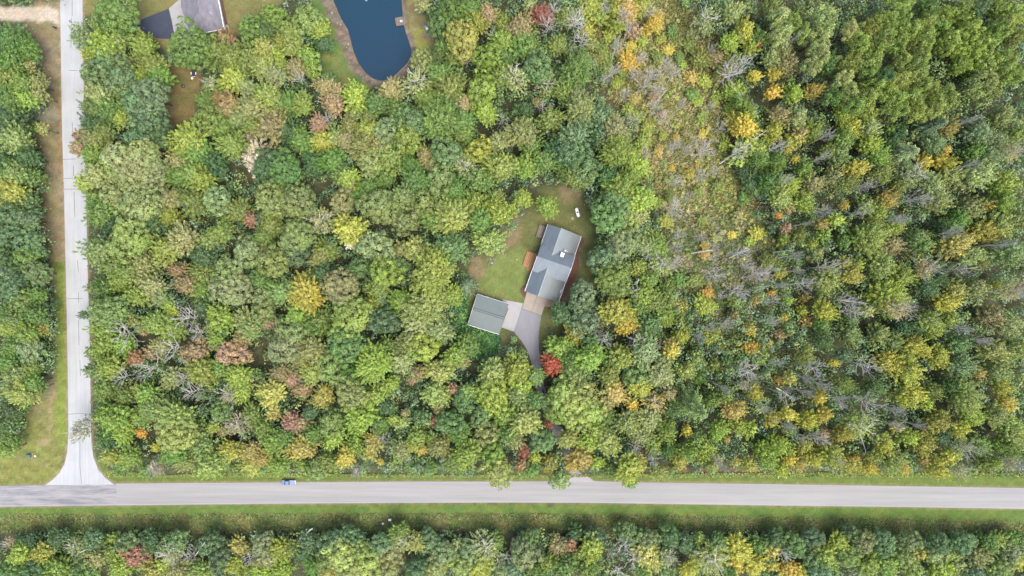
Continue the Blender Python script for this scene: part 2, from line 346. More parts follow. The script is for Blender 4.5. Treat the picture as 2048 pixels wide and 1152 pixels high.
for pts in ([(144.5, 0), (144.5, 33)], [(143, 36), (142, 95)], [(139, 141), (155, 141)], [(145, 245), (145.5, 275)], [(126, 319), (148, 318), (152, 318)], [(147, 332), (147, 352)], [(127, 357), (160, 356)], [(128, 378.5), (158, 378)],
            [(148, 384), (150, 434)], [(155, 520), (157, 545)], [(134, 597.5), (165, 597)], [(157, 585), (157.5, 606)], [(157, 640), (158, 690)], [(160, 720), (161, 752)], [(137, 828.5), (155, 827), (181, 828)], [(160, 880), (160, 930), (161.5, 950), (163, 968)], [(194, 937), (200, 945)]):
    seam(pts)
# pond
t = NT('pond water'); n = t.noise(.02, 2, .5)
M_water = t.colour(t.ramp(n, [(.3, (.005, .026, .055)), (.7, (.007, .034, .056))]), .08, .5); t.bump(t.noise(1.2, 3, .6), .12, .03)
pc = (745.0, 40.0)
pond = sheet('pond_water', [(x + 2.2 * (x - pc[0]) / math.hypot(x - pc[0], y - pc[1]), y + 2.2 * (y - pc[1]) / math.hypot(x - pc[0], y - pc[1])) for x, y in POND], -.42, M_water)

# ------------------------------------------------------------------ pavements round the house
M_conc = simple('pale concrete', alb(206, 206, 208), .9, .12, .5, .1)
M_apron = simple('tan concrete', alb(202, 192, 180), .9, .14, .5, .1)
M_drive = simple('grey drive', alb(172, 174, 182), .9, .14, .35, .12, stretch=(1, .3, 1))
M_drive_dark = simple('fresh asphalt', alb(84, 92, 112), .85, .16, .5, .12)
pad = sheet('concrete_pad', [(1005, 599), (1046, 606.5), (1044.5, 612), (1028, 663.5), (1003, 654.5), (1017, 617), (1004, 611)], .05, M_conc, thick=.12)
ap = sheet('concrete_apron', [(1054, 584), (1094, 598), (1083, 630.5), (1044, 617)], .058, M_apron, thick=.12)
sheet('joint_line', [(1074, 591), (1074.5, 591), (1064, 623.8), (1063.5, 623.6)], .062, M_tar, ap, None)
sheet('round_pad', [(1094.5, 598)] + [(1096 + 17 * math.cos(q), 600 + 14 * math.sin(q)) for q in np.linspace(-.1, 2.25, 12)], .054, simple('tan pad', alb(190, 162, 140), .9, .14, .6, .1), thick=.1)
DRIVE = [(1043, 617.5), (1082.5, 631), (1079.5, 648), (1077, 674), (1078, 700), (1081, 725), (1088, 770), (1100, 810), (1122, 850), (1140, 890), (1160, 930), (1178, 948), (1176, 953), (1142, 953), (1140, 945), (1128, 910), (1108, 870), (1085, 820), (1070, 770), (1064, 730), (1058, 709), (1052, 696), (1043, 682), (1028.5, 664.5)]
sheet('driveway', DRIVE, .032, M_drive)
sheet('driveway_mouth', [(1142, 952), (1176, 952), (1186, 961), (1200, 964), (1128, 964), (1138, 960)], .045, simple('pale gravel', alb(206, 203, 206), .9, .15, 1.5, .2))
M_mulch = simple('red mulch', alb(134, 98, 88), .95, .35, 3.0, .6)
BED1 = [(1163, 472), (1169, 479), (1167, 487), (1158, 497), (1157, 513), (1158, 534), (1154, 554), (1146, 564), (1140, 572), (1132, 590), (1122, 604), (1116, 604), (1128, 565), (1146, 510)]
sheet('mulch_bed', BED1, .03, M_mulch); sheet('mulch_bed', [(1050, 570), (1046, 572), (1041, 577), (1041, 584), (1045, 592), (1050, 596), (1054, 585), (1049, 582)], .03, M_mulch)
sheet('neighbour_drive', [(250, 47), (280, 40), (337, 17.5), (343, 42), (350, 74), (340, 78), (313, 77), (300, 70), (254, 50)], .03, M_drive_dark)
sheet('neighbour_pad', [(338, 17), (364, -6), (400, -30), (430, 30), (420, 62), (385, 80), (349, 72), (344, 42)], .04, M_conc, thick=.12)
# ------------------------------------------------------------------ buildings
def roof_mat(name, c, var=.1, stretch=(1, 1, 1), rough=.4, metal=.62):
    t = NT(name); n = t.noise(.5, 5, .65, stretch=stretch); f = t.noise(6, 4, .7)
    k = t.mix(c, t.ramp(n, [(.3, grey(1 - var)), (.7, grey(1 + var))]), 1, 'MULTIPLY')
    k = t.mix(k, t.ramp(f, [(.3, grey(.9)), (.7, grey(1.1))]), 1, 'MULTIPLY'); t.colour(k, rough, .5); t.b.inputs['Metallic'].default_value = metal; t.bump(f, .12, .02); return t.m
M_roof = roof_mat('slate green shingles', alb(172, 184, 190), .12, (1, .3, 1))
M_roof_g = roof_mat('green shingles', alb(130, 146, 146), .05, rough=.6, metal=.15)
M_siding = simple('cream siding', (.5, .48, .43), .7, .08, 1.0, .1)
M_fascia = simple('fascia', (.5, .51, .52), .6, .1, 1.0, 0)
M_glass = simple('window glass', (.03, .04, .05), .1, .1, 1, 0, spec=.6)
M_door = simple('garage door', (.6, .6, .58), .6, .05, 1, .1)

A0 = W(1096, 449); rz = math.atan2(-(W(1163, 472) - A0).y, 1) * 0 + math.atan2((W(1163, 472) - A0).y, (W(1163, 472) - A0).x)
K = S * .985                  # roof pixels to metres at eave height
house = empty('house', (A0.x * .985, A0.y * .985, 0), rz)
tag(house, 'long house with grey green cross gabled roof and white chimney cap in the clearing', 'house')
sl_ = .48 * 1.0; MH = 6.9     # roof slope, main ridge height
def hp_(u, v, h): return (u * K, -v * K, MH + h * K)
s_ = sl_
RN, RS = -10.7 * s_, -14.8 * s_
planes = [
 [(27, -.5, RN), (0, -.5, RN - 27 * s_), (0, 42.5, RN - 27 * s_), (12.5, 42.5, RN - 14.5 * s_), (27, 57, RN)],
 [(27, -.5, RN), (27, 57, RN), (41.5, 42.5, RN - 14.5 * s_), (71, 42.5, RN - 44 * s_), (71, -.5, RN - 44 * s_)],
 [(0, 67.7, 0), (71, 67.7, 0), (71, 42.5, -25.2 * s_), (41.5, 42.5, -25.2 * s_), (27, 57, -10.7 * s_), (12.5, 42.5, -25.2 * s_), (0, 42.5, -25.2 * s_)],
 [(0, 67.7, 0), (0, 98, -30.3 * s_), (11.5, 98, -30.3 * s_), (27, 82.5, -14.8 * s_), (42.5, 98, -30.3 * s_), (71, 98, -30.3 * s_), (71, 67.7, 0)],
 [(27, 82.5, RS), (11.5, 98, RS - 15.5 * s_), (0, 98, RS - 27 * s_), (0, 141.5, RS - 27 * s_), (27, 141.5, RS)],
 [(27, 82.5, RS), (27, 141.5, RS), (71, 141.5, RS - 44 * s_), (71, 98, RS - 44 * s_), (42.5, 98, RS - 15.5 * s_)],
]
for q in planes:
    m = MB(); P = [Vector(hp_(*p)) for p in q]
    nn = (P[1] - P[0]).cross(P[2] - P[0]);  P = P if nn.z > 0 else P[::-1]
    dn = Vector((0, 0, -.16)); k = len(P); m.poly(P); m.poly([p + dn for p in P][::-1])
    for i in range(k): j = (i + 1) % k; m.poly([P[j], P[i], P[i] + dn, P[j] + dn])
    m.build('roof', M_roof, house)
def hz(u, v):
    n_ = RN - abs(u - 27) * s_ if v <= 57 else -99; s2 = RS - abs(u - 27) * s_ if v >= 82.5 else -99
    mm = -abs(v - 67.7) * s_ if 42.5 <= v <= 98 else -99
    return max(n_, s2, mm)
# walls follow the underside of the roof
ring = [(u, 3) for u in np.linspace(3, 68, 14)] + [(68, v) for v in list(np.linspace(6, 42.4, 8)) + [42.6] + list(np.linspace(47, 97.9, 12)) + [98.1] + list(np.linspace(104, 135, 6))] + [(u, 138) for u in np.linspace(68, 3, 14)] + [(3, v) for v in list(np.linspace(135, 98.1, 6)) + [97.9] + list(np.linspace(94, 42.6, 12)) + [42.4] + list(np.linspace(38, 6, 6))]
m = MB()
for (u0, v0), (u1, v1) in zip(ring, ring[1:] + ring[:1]):
    m.poly([(u0 * K, -v0 * K, -.1), (u0 * K, -v0 * K, MH + hz(u0, v0) * K - .17), (u1 * K, -v1 * K, MH + hz(u1, v1) * K - .17), (u1 * K, -v1 * K, -.1)])
m.build('wall', M_siding, house)
for v_ in (42.5, 98):         # low walls where the main roof steps down to the wings
    hm = -abs(v_ - 67.7) * s_
    for ua, ub, um in ((0, 12.5, 0), (41.5, 71, 71)):
        R_ = RN if v_ < 60 else RS
        MB().poly([hp_(ua, v_, hm - .05), hp_(ub, v_, hm - .05), hp_(ub, v_, R_ - abs(ub - 27) * s_ - .3), hp_(ua, v_, R_ - abs(ua - 27) * s_ - .3)]).build('gable_wall', M_fascia, house)
for p, q in (((27, 57, RN), (27, -.5, RN)), ((0, 67.7, 0), (71, 67.7, 0)), ((27, 82.5, RS), (27, 141.5, RS))):
    a_, b_ = Vector(hp_(*p)) + Vector((0, 0, .03)), Vector(hp_(*q)) + Vector((0, 0, .03)); MB().tube(a_, b_, .11, .11, 6).build('ridge_cap', M_roof, house)
def eave(p, q, name='gutter', r=.09):
    MB().tube(Vector(hp_(*p)) + Vector((0, 0, -.06)), Vector(hp_(*q)) + Vector((0, 0, -.06)), r, r, 6).build(name, M_metal_white, house)
eave((71.4, 0, RN - 44 * s_), (71.4, 42.4, RN - 44 * s_)); eave((71.4, 98, RS - 44 * s_), (71.4, 141, RS - 44 * s_), r=.11); eave((-.4, 98, RS - 27 * s_), (-.4, 141, RS - 27 * s_), r=.11); eave((-.4, 0, RN - 27 * s_), (-.4, 42, RN - 27 * s_), r=.05)
eave((71.4, 42.6, -25.2 * s_), (71.4, 67.7, 0), 'barge_board', .07); eave((71.4, 67.7, 0), (71.4, 98, -30.3 * s_), 'barge_board', .07); eave((-.4, 67.7, 0), (-.4, 98, -30.3 * s_), 'barge_board', .06)
# chimney and vents: found from the roof pixels
def roof_uv(px, py):
    d = W(px, py) * .98 - Vector((A0.x * .985, A0.y * .985, 0)); co, si = math.cos(-rz), math.sin(-rz)
    return (d.x * co - d.y * si) / K, -(d.x * si + d.y * co) / K
u, v = roof_uv(1124, 510); zc = MH + hz(u, v) * K
ch = MB().box((u * K, -v * K, zc + .3), (1.05, 1.25, 1.7)).build('chimney', M_siding, house)
MB().box((u * K, -v * K, zc + 1.2), (1.25, 1.45, .1)).build('chimney_cap', simple('pale metal cap', (.72, .72, .74), .5, .05, 2, 0), ch)
MB().tube((u * K, -v * K, zc + 1.25), (u * K, -v * K, zc + 1.55), .16, .16, 10).build('flue', M_chrome, ch)
u, v = roof_uv(1130.5, 501.5); zc = MH + hz(u, v) * K
MB().tube((u * K, -v * K, zc - .1), (u * K, -v * K, zc + 1.5), .22, .22, 10).tube((u * K, -v * K, zc + 1.5), (u * K, -v * K, zc + 1.62), .32, .2, 10).build('vent_pipe', M_metal_white, house)
u, v = roof_uv(1135.5, 502.5); zc = MH + hz(u, v) * K
MB().tube((u * K, -v * K, zc - .1), (u * K, -v * K, zc + .5), .12, .12, 8).build('vent_pipe', M_metal_white, house)
for uu in (15.5, 33):         # garage doors on the drive side, framed windows on the long sides
    d_ = MB().box((uu * K, -138 * K - .03, 1.15), (2.7, .1, 2.3)).build('garage_door', M_door, house)
for vv in (14, 28, 60, 86, 118):
    for uu, sg in ((68, 1), (3, -1)):
        f_ = MB().box((uu * K + sg * .03, -vv * K, 1.75), (.1, 1.5, 1.3)).build('window', M_metal_white, house)
        MB().box((uu * K + sg * .07, -vv * K, 1.75), (.06, 1.3, 1.1)).build('pane', M_glass, f_)

# garage
G4 = [W(954.5, 588.2, 3), W(1017.7, 607.8, 3), W(998, 669, 3), W(935.6, 648.8, 3)]
gc = sum(G4, Vector()) / 4; gz = math.atan2((G4[1] - G4[0]).y, (G4[1] - G4[0]).x); gl = ((G4[1] - G4[0]).length + (G4[2] - G4[3]).length) / 2; gw = ((G4[3] - G4[0]).length + (G4[2] - G4[1]).length) / 2
garage = empty('garage', (gc.x, gc.y, 0), gz); tag(garage, 'square detached garage with plain sea green gable roof beside the concrete pad', 'garage')
hl, hw = gl / 2, gw / 2; yr = .03 * gw; ze, zr = 2.9, 3.8
for sg in (1, -1):
    m = MB(); P = [Vector((-hl, yr, zr)), Vector((hl, yr, zr)), Vector((hl, sg * hw, ze)), Vector((-hl, sg * hw, ze))]
    if sg > 0: P = P[::-1]
    if (P[1] - P[0]).cross(P[2] - P[0]).z < 0: P = P[::-1]
    dn = Vector((0, 0, -.14)); m.poly(P); m.poly([p + dn for p in P][::-1])
    for i in range(4): j = (i + 1) % 4; m.poly([P[j], P[i], P[i] + dn, P[j] + dn])
    m.build('roof', M_roof_g, garage)
M_vent = simple('dark ridge vent', (.07, .085, .085), .8, .1, 1, 0)
for dy in (-.35, .35): MB().tube((-hl + .2, yr + dy, zr - abs(dy) * .12 + .03), (hl - .2, yr + dy, zr - abs(dy) * .12 + .03), .1, .1, 5).build('ridge_vent', M_vent, garage)
i_ = .5
MB().prism([(-hl + i_, -hw + i_), (hl - i_, -hw + i_), (hl - i_, hw - i_), (-hl + i_, hw - i_)], -.1, 2.9, cap=False).build('wall', M_siding, garage)
for x_ in (-hl + i_, hl - i_): MB().poly([(x_, -hw + i_, 2.9), (x_, hw - i_, 2.9), (x_, yr, 3.6)]).build('gable_wall', M_siding, garage)
MB().tube((-hl, -hw - .06, ze - .05), (hl, -hw - .06, ze - .05), .1, .1, 6).build('gutter', M_metal_white, garage)
MB().tube((-hl, hw + .04, ze - .05), (hl, hw + .04, ze - .05), .06, .06, 6).build('gutter', M_metal_white, garage)
MB().tube((-hl - .03, hw, ze - .05), (-hl - .03, yr, zr), .05, .05, 5).tube((-hl - .03, yr, zr), (-hl - .03, -hw, ze - .05), .05, .05, 5).build('barge_board', M_metal_white, garage)
for yy in (-2.6, 2.2): MB().box((hl - i_ + .03, yy, 1.15), (.1, 3.0, 2.3)).build('garage_door', M_door, garage)
MB().tube((-hl + .7, -hw - .3, 2.7), (-hl + .7, -hw + .3, .1), .09, .09, 6).build('downspout', simple('ochre pipe', alb(196, 166, 90), .6, .1, 2, 0), garage)

# neighbour's house at the top edge
def wpt(px, py, z): return W(px, py, z)
nh_ = empty('house', (W(405, 20).x, W(405, 20).y, 0)); tag(nh_, 'large house with weathered grey shingled hip roof at the edge above the dark drive', 'house')
t = NT('weathered grey shingles'); wv = t.noise(.7, 6, .7, stretch=(1, .35, 1)); f = t.noise(3.2, 5, .75); 
k = t.mix(alb(166, 164, 176), t.ramp(wv, [(.36, grey(.78)), (.52, grey(1.0)), (.66, grey(1.22))]), 1, 'MULTIPLY'); k = t.mix(k, t.ramp(f, [(.3, grey(.84)), (.7, grey(1.16))]), 1, 'MULTIPLY')
M_roof2 = t.colour(k, .85, .3); t.bump(f, .4, .03)
ze, zr = 3.1, 7.4
e1, e2, e3, e4, e5 = wpt(362.5, 14, ze), wpt(379, 62, ze), wpt(405, 66, ze), wpt(448.5, 58.5, ze), wpt(434.5, -12, ze)
r1, r2, e6, e7 = wpt(399, 16, zr), wpt(392, -40, zr), wpt(420, -80, ze), wpt(362, -70, ze)
O = Vector((nh_.location.x, nh_.location.y, 0))
def slab(name, pts, mat, par, th=.16):
    P = [p - O for p in pts]; m = MB()
    if (P[1] - P[0]).cross(P[2] - P[0]).z < 0: P = P[::-1]
    dn = Vector((0, 0, -th)); k = len(P); m.poly(P); m.poly([p + dn for p in P][::-1])
    for i in range(k): j = (i + 1) % k; m.poly([P[j], P[i], P[i] + dn, P[j] + dn])
    return m.build(name, mat, par)
slab('roof', [r1, e1, e2, e3], M_roof2, nh_); slab('roof', [r1, e3, e4], M_roof2, nh_); slab('roof', [r1, e4, e5, r2], M_roof2, nh_); slab('roof', [r2, e5, e6], M_roof2, nh_); slab('roof', [r2, e7, e1, r1], M_roof2, nh_); slab('roof', [r2, e6, e7], M_roof2, nh_)
M_ridge2 = simple('pale ridge shingles', alb(184, 182, 192), .8, .15, 4, .1)
for a_, b_ in ((r1, e4), (r1, e1), (r1, e3), (r1, r2)): MB().tube(a_ - O + Vector((0, 0, .04)), b_ - O + Vector((0, 0, .04)), .13, .13, 6).build('ridge_cap', M_ridge2, nh_)
for a_, b_, r in ((e4, e5, .2), (e3, e4, .14), (e2, e3, .09)): MB().tube(a_ - O, b_ - O, r, r, 6).build('gutter', M_metal_white, nh_)
ctr = (e1 + e3 + e4 + e5 + e7) / 5
wl = [(p + (ctr - p).normalized() * .7 - O) for p in (e1, e2, e3, e4, e5, e6, e7)]
MB().prism([(p.x, p.y) for p in wl], -.05, ze - .1, cap=False).build('wall', M_siding, nh_)
wp_ = r1.lerp(e4, .35) + Vector((.8, .9, 0)) - O; MB().tube((wp_.x, wp_.y, wp_.z - 1), (wp_.x, wp_.y, wp_.z + .35), .14, .14, 8).build('vent_pipe', M_metal_white, nh_)
# its side porch bed of dark red boards with a shrub pot, and the corner slab
pm = sheet('porch_walk', [(441, 0), (446, 0), (455, 48), (449, 50)], .12, simple('brown boards', alb(128, 98, 96), .9, .2, 3, .2), thick=.2)
pm['kind'] = 'structure'; sheet('corner_slab', [(449, 51), (456, 50), (459, 56), (450, 59)], .06, M_conc, thick=.12)
PLANTER = W(446.5, 27); pl_ = empty('potted_shrub', (PLANTER.x, PLANTER.y, .12)); tag(pl_, 'small dark purple potted shrub on the brown walk beside the grey roof', 'plant')
MB().lathe([(.22, 0), (.32, .45), (.28, .45)], (0, 0, 0), 10).build('pot', simple('clay pot', (.2, .1, .07), .8, .1, 3, 0), pl_)

# ------------------------------------------------------------------ decks
def planked(name, label, cat, c4, z, n, mat, groupdir=0, rail=None):
    P = [W(x, y, z) for x, y in c4]; o = empty(name, (P[0].x, P[0].y, 0)); tag(o, label, cat); B = P[0].copy(); B.z = 0
    for i in range(n):
        a_, b_ = (i + .06) / n, (i + .94) / n
        q = [P[0].lerp(P[1], a_), P[0].lerp(P[1], b_), P[3].lerp(P[2], b_), P[3].lerp(P[2], a_)]
        MB().prism([(p.x - B.x, p.y - B.y) for p in q], z - .05 - .004 * (i % 2), z - .006 * ((i * 7) % 3)).build('plank', mat[i % len(mat)], o)
    fr = MB()
    for a_, b_ in ((0, 1), (1, 2), (2, 3), (3, 0)):
        p, q = P[a_] - B, P[b_] - B; d = (q - p).normalized(); nn = Vector((-d.y, d.x, 0)) * .05
        fr.prism([(p.x + nn.x, p.y + nn.y), (q.x + nn.x, q.y + nn.y), (q.x - nn.x, q.y - nn.y), (p.x - nn.x, p.y - nn.y)], 0.0, z - .06)
    fr.build('frame', mat[0], o); return o, B
wood = [simple('cedar plank', alb(*c), .8, .22, 1.2, .2, stretch=(1, 1, 1)) for c in ((222, 172, 126), (206, 156, 110), (230, 182, 136), (198, 148, 104))]
gw_ = [simple('weathered plank', alb(*c), .85, .2, 1.2, .2) for c in ((164, 152, 142), (154, 142, 132), (172, 160, 150))]
dk, B = planked('cedar_deck', 'orange cedar plank deck on the lawn side of the long house', 'deck', [(1054.5, 502.5), (1073.5, 508.5), (1062.5, 538), (1045.5, 531)], .6, 11, wood)
P = [W(x, y, .3) - B for x, y in ((1054, 535.5), (1062.3, 538.4), (1060.5, 543), (1052.5, 540))]; MB().prism([(p.x, p.y) for p in P], .02, .3).build('step', wood[1], dk)
d2, B = planked('weathered_deck', 'small grey brown plank deck tucked beside the house gable', 'deck', [(1079, 450.5), (1093, 455.5), (1085, 476.5), (1072, 473)], .7, 9, gw_)
for a_, b_ in (((1079, 450.5), (1093, 455.5)), ((1072, 473), (1080, 475.5))):
    p, q = W(*a_, .7) - B, W(*b_, .7) - B; m = MB()
    m.tube((p.x, p.y, 1.6), (q.x, q.y, 1.6), .09, .09, 6)
    for k_ in (0, .5, 1): r_ = p.lerp(q, k_); m.tube((r_.x, r_.y, .6), (r_.x, r_.y, 1.6), .06, .06, 6)
    m.build('railing', gw_[2], d2)
dkp, B = planked('pond_dock', 'square weathered plank dock standing in the pond at its bank', 'dock', [(790, 36), (804.5, 33), (807, 49.5), (793, 52)], .15, 9, gw_)
p = W(798, 42) - B
for x_, y_ in ((791, 37.5), (793.5, 50.5), (803, 35), (805, 48.5)):
    p = W(x_, y_) - B; MB().tube((p.x, p.y, -2), (p.x, p.y, .35), .1, .1, 8).build('post', gw_[1], dkp)

# ------------------------------------------------------------------ small things in the yards
def chair(px, py, rz_, cc, label, z=0.0, k=1.0):
    p = W(px, py); o = empty('lawn_chair', (p.x, p.y, z), rz_); tag(o, label, 'chair', 'lawn chairs by the pond'); o.scale = (k,) * 3
    mt = simple('chair plastic', cc, .5, .1, 2, 0)
    m = MB()
    m.box((0, 0, .42), (.6, .6, .05)); m.build('seat', mt, o, .015)
    b_ = MB().poly([(-.3, .28, .42), (.3, .28, .42), (.3, .5, 1.05), (-.3, .5, 1.05)]).poly([(-.3, .32, .42), (-.3, .54, 1.05), (.3, .54, 1.05), (.3, .32, .42)])
    b_.poly([(-.3, .5, 1.05), (.3, .5, 1.05), (.3, .54, 1.05), (-.3, .54, 1.05)]); b_.build('backrest', mt, o)
    for sx in (-1, 1):
        MB().box((sx * .34, 0, .65), (.09, .62, .04)).build('armrest', mt, o)
        for sy in (-1, 1): MB().tube((sx * .3, sy * .27, 0), (sx * .3, sy * .26, .64), .03, .03, 6).build('leg', mt, o)
    return o
chair(803.3, 43.8, 2.9, (.42, .46, .55), 'pale silver blue chair standing on the pond dock', .15, 1.25)
chair(851, 54, .4, (.12, .2, .3), 'slate blue lawn chair at the tree edge, first of the two blue ones', 0, 1.15)
chair(854.5, 59, .6, (.66, .66, .7), 'white lawn chair between the two blue ones at the tree edge', 0, 1.2)
chair(857.5, 70, 1.0, (.16, .28, .36), 'small teal blue lawn chair farthest along the bank tree edge', 0, .9)

def boulder(px, py, r, mat, label, name='boulder', cat='boulder', group=None, seed=0):
    rr = np.random.default_rng(seed); bm = bmesh.new(); bmesh.ops.create_icosphere(bm, subdivisions=2, radius=1)
    for vv in bm.verts:
        k_ = 1 + .18 * math.sin(vv.co.x * 3 + seed) + .15 * math.sin(vv.co.y * 4 + seed * 2) + rr.uniform(-.06, .06); vv.co = vv.co * k_
    me = bpy.data.meshes.new(name); bm.to_mesh(me); bm.free(); o = link(name, me, mat); p = W(px, py); o.location = (p.x, p.y, r * .25); o.scale = (r, r * .8, r * .6); o.rotation_euler = (0, 0, seed)
    tag(o, label, cat, group); return o
M_stone = simple('pale stone', alb(206, 198, 190), .9, .2, 2, .3); M_gstone = simple('grey stone', alb(150, 146, 146), .9, .25, 2, .3)
boulder(681, 49, .42, M_stone, 'cream boulder alone on the rocky pond bank', seed=1)
boulder(828, 57.5, .3, M_stone, 'small cream stone on bare soil near the chairs, nearer the dock', seed=2)
boulder(830.3, 60.5, .34, M_stone, 'small cream stone on bare soil near the chairs, farther from the dock', seed=3)
rock_spots = [(975, 519), (979, 523), (983, 526), (987, 523), (981, 518), (986, 517), (990, 519), (977, 527), (1005, 503), (1008, 500), (1006, 508), (984, 530)]
for i, (x, y) in enumerate(rock_spots): boulder(x, y, .28 + .1 * (i % 3), M_gstone if i % 2 else M_stone, 'grey rockery stone at the soil edge of the lawn beside the trees', group='rockery stones by the lawn', seed=10 + i)
bank_r = np.random.default_rng(5)
for i in range(26):
    s0 = bank_r.uniform(0, 1); q = [(664, 25), (680, 62), (693, 95), (706, 128), (724, 152), (742, 164)]; f = s0 * 4.99; j = int(f); x = q[j][0] * (1 - f + j) + q[j + 1][0] * (f - j) + bank_r.uniform(-5, 6); y = q[j][1] * (1 - f + j) + q[j + 1][1] * (f - j) + bank_r.uniform(-3, 3)
    boulder(x, y, bank_r.uniform(.18, .42), (M_gstone, M_stone, simple('brown stone', alb(128, 106, 92), .9, .25, 2, .3) if i == 0 else M_gstone)[i % 3], 'grey brown stone among many on the rocky pond bank', group='stones along the pond bank', seed=40 + i)
# propane tank
p = W(1154.3, 425.5); tk = empty('propane_tank', (p.x, p.y, 0), math.atan2(W(1151.5, 416).y - W(1157, 435).y, W(1151.5, 416).x - W(1157, 435).x)); tag(tk, 'white propane tank with black valve dome lying on the lawn', 'tank')
MB().lathe([(.05, -1.75), (.35, -1.68), (.56, -1.45), (.62, -1.2), (.62, 1.2), (.56, 1.45), (.35, 1.68), (.05, 1.75)], (0, 0, .95), 18, 'x').build('tank_shell', simple('white enamel', (.75, .75, .78), .4, .05, 1, 0), tk, smooth=True)
MB().lathe([(.26, 0), (.26, .18), (.16, .3), (.02, .33)], (0, 0, 1.5), 12).build('valve_dome', M_dark, tk)
for x_ in (-1.0, 1.0): MB().box((x_, 0, .2), (.25, .9, .4)).build('foot', M_gstone, tk)
p = W(1145, 437); sp_ = MB().lathe([(.5, 0), (.52, .12), (.46, .16), (.05, .18)], (0, 0, 0), 18).build('septic_lid', simple('beige lid', alb(206, 192, 172), .8, .1, 2, 0)); sp_.location = p; tag(sp_, 'round beige lid on the lawn beside the white tank', 'lid')
p = W(1077, 497); ac = empty('air_conditioner', (p.x, p.y, 0), rz); tag(ac, 'small grey blue air conditioner unit against the house wall', 'air conditioner')
MB().box((0, 0, .45), (.8, .8, .9)).build('casing', simple('grey casing', alb(136, 150, 168), .6, .1, 2, 0), ac, .04); MB().lathe([(.3, .9), (.3, .93), (.05, .95)], (0, 0, 0), 12).build('fan_grille', M_dark, ac)
def post_thing(name, label, cat, px, py, r, h, c, cap=None):
    p = W(px, py); o = empty(name, (p.x, p.y, 0)); tag(o, label, cat); MB().lathe([(r, 0), (r, h * .85), (r * .75, h), (.02, h * 1.02)], (0, 0, 0), 10).build('shaft', simple(name + ' paint', c, .6, .1, 2, 0), o)
    MB().lathe([(r * 1.25, 0), (r * 1.25, .08), (r, .1)], (0, 0, 0), 10).build('collar', M_dark, o); return o
post_thing('well_cap', 'small blue well cap on the shaded grass right of the driveway', 'well cap', 1104, 666, .32, .5, (.12, .22, .36))
post_thing('utility_riser', 'pale blue upright marker in the brush below the garage', 'marker', 972, 708, .22, 1.0, (.4, .5, .62))
post_thing('lawn_light', 'tiny mint green garden light on grass below the concrete pad', 'light', 1028, 697, .2, .5, (.35, .62, .48))
post_thing('pipe_cleanout', 'tiny white pipe cap on the lawn near the cedar deck', 'pipe cap', 1034, 519.5, .15, .4, (.7, .7, .7))
post_thing('marker_post', 'white marker post on the lawn above the house', 'post', 1148, 452, .12, .8, (.6, .55, .48))
boulder(1090, 653, .5, M_gstone, 'dark stone ring lump on the grass beside the driveway curve', seed=90)
boulder(1097.5, 656, .4, simple('dark soil', (.06, .05, .045), .95, .3, 3, .4), 'dark soil mound on grass right of the grey stone', 'soil_mound', 'mound', seed=91)
# edging stones by the house corner
for i, (x, y) in enumerate([(1119, 602), (1122, 604), (1125, 603), (1128, 605), (1131, 606), (1111, 607)]): boulder(x, y, .22 + .05 * (i % 2), simple('pink stone', alb(190, 160, 150), .9, .2, 3, .2) if i == 0 else bpy.data.materials['pink stone'], 'small pinkish edging stone at the lower house corner', 'edging_stone', 'stone', 'edging stones at the house corner', 100 + i)

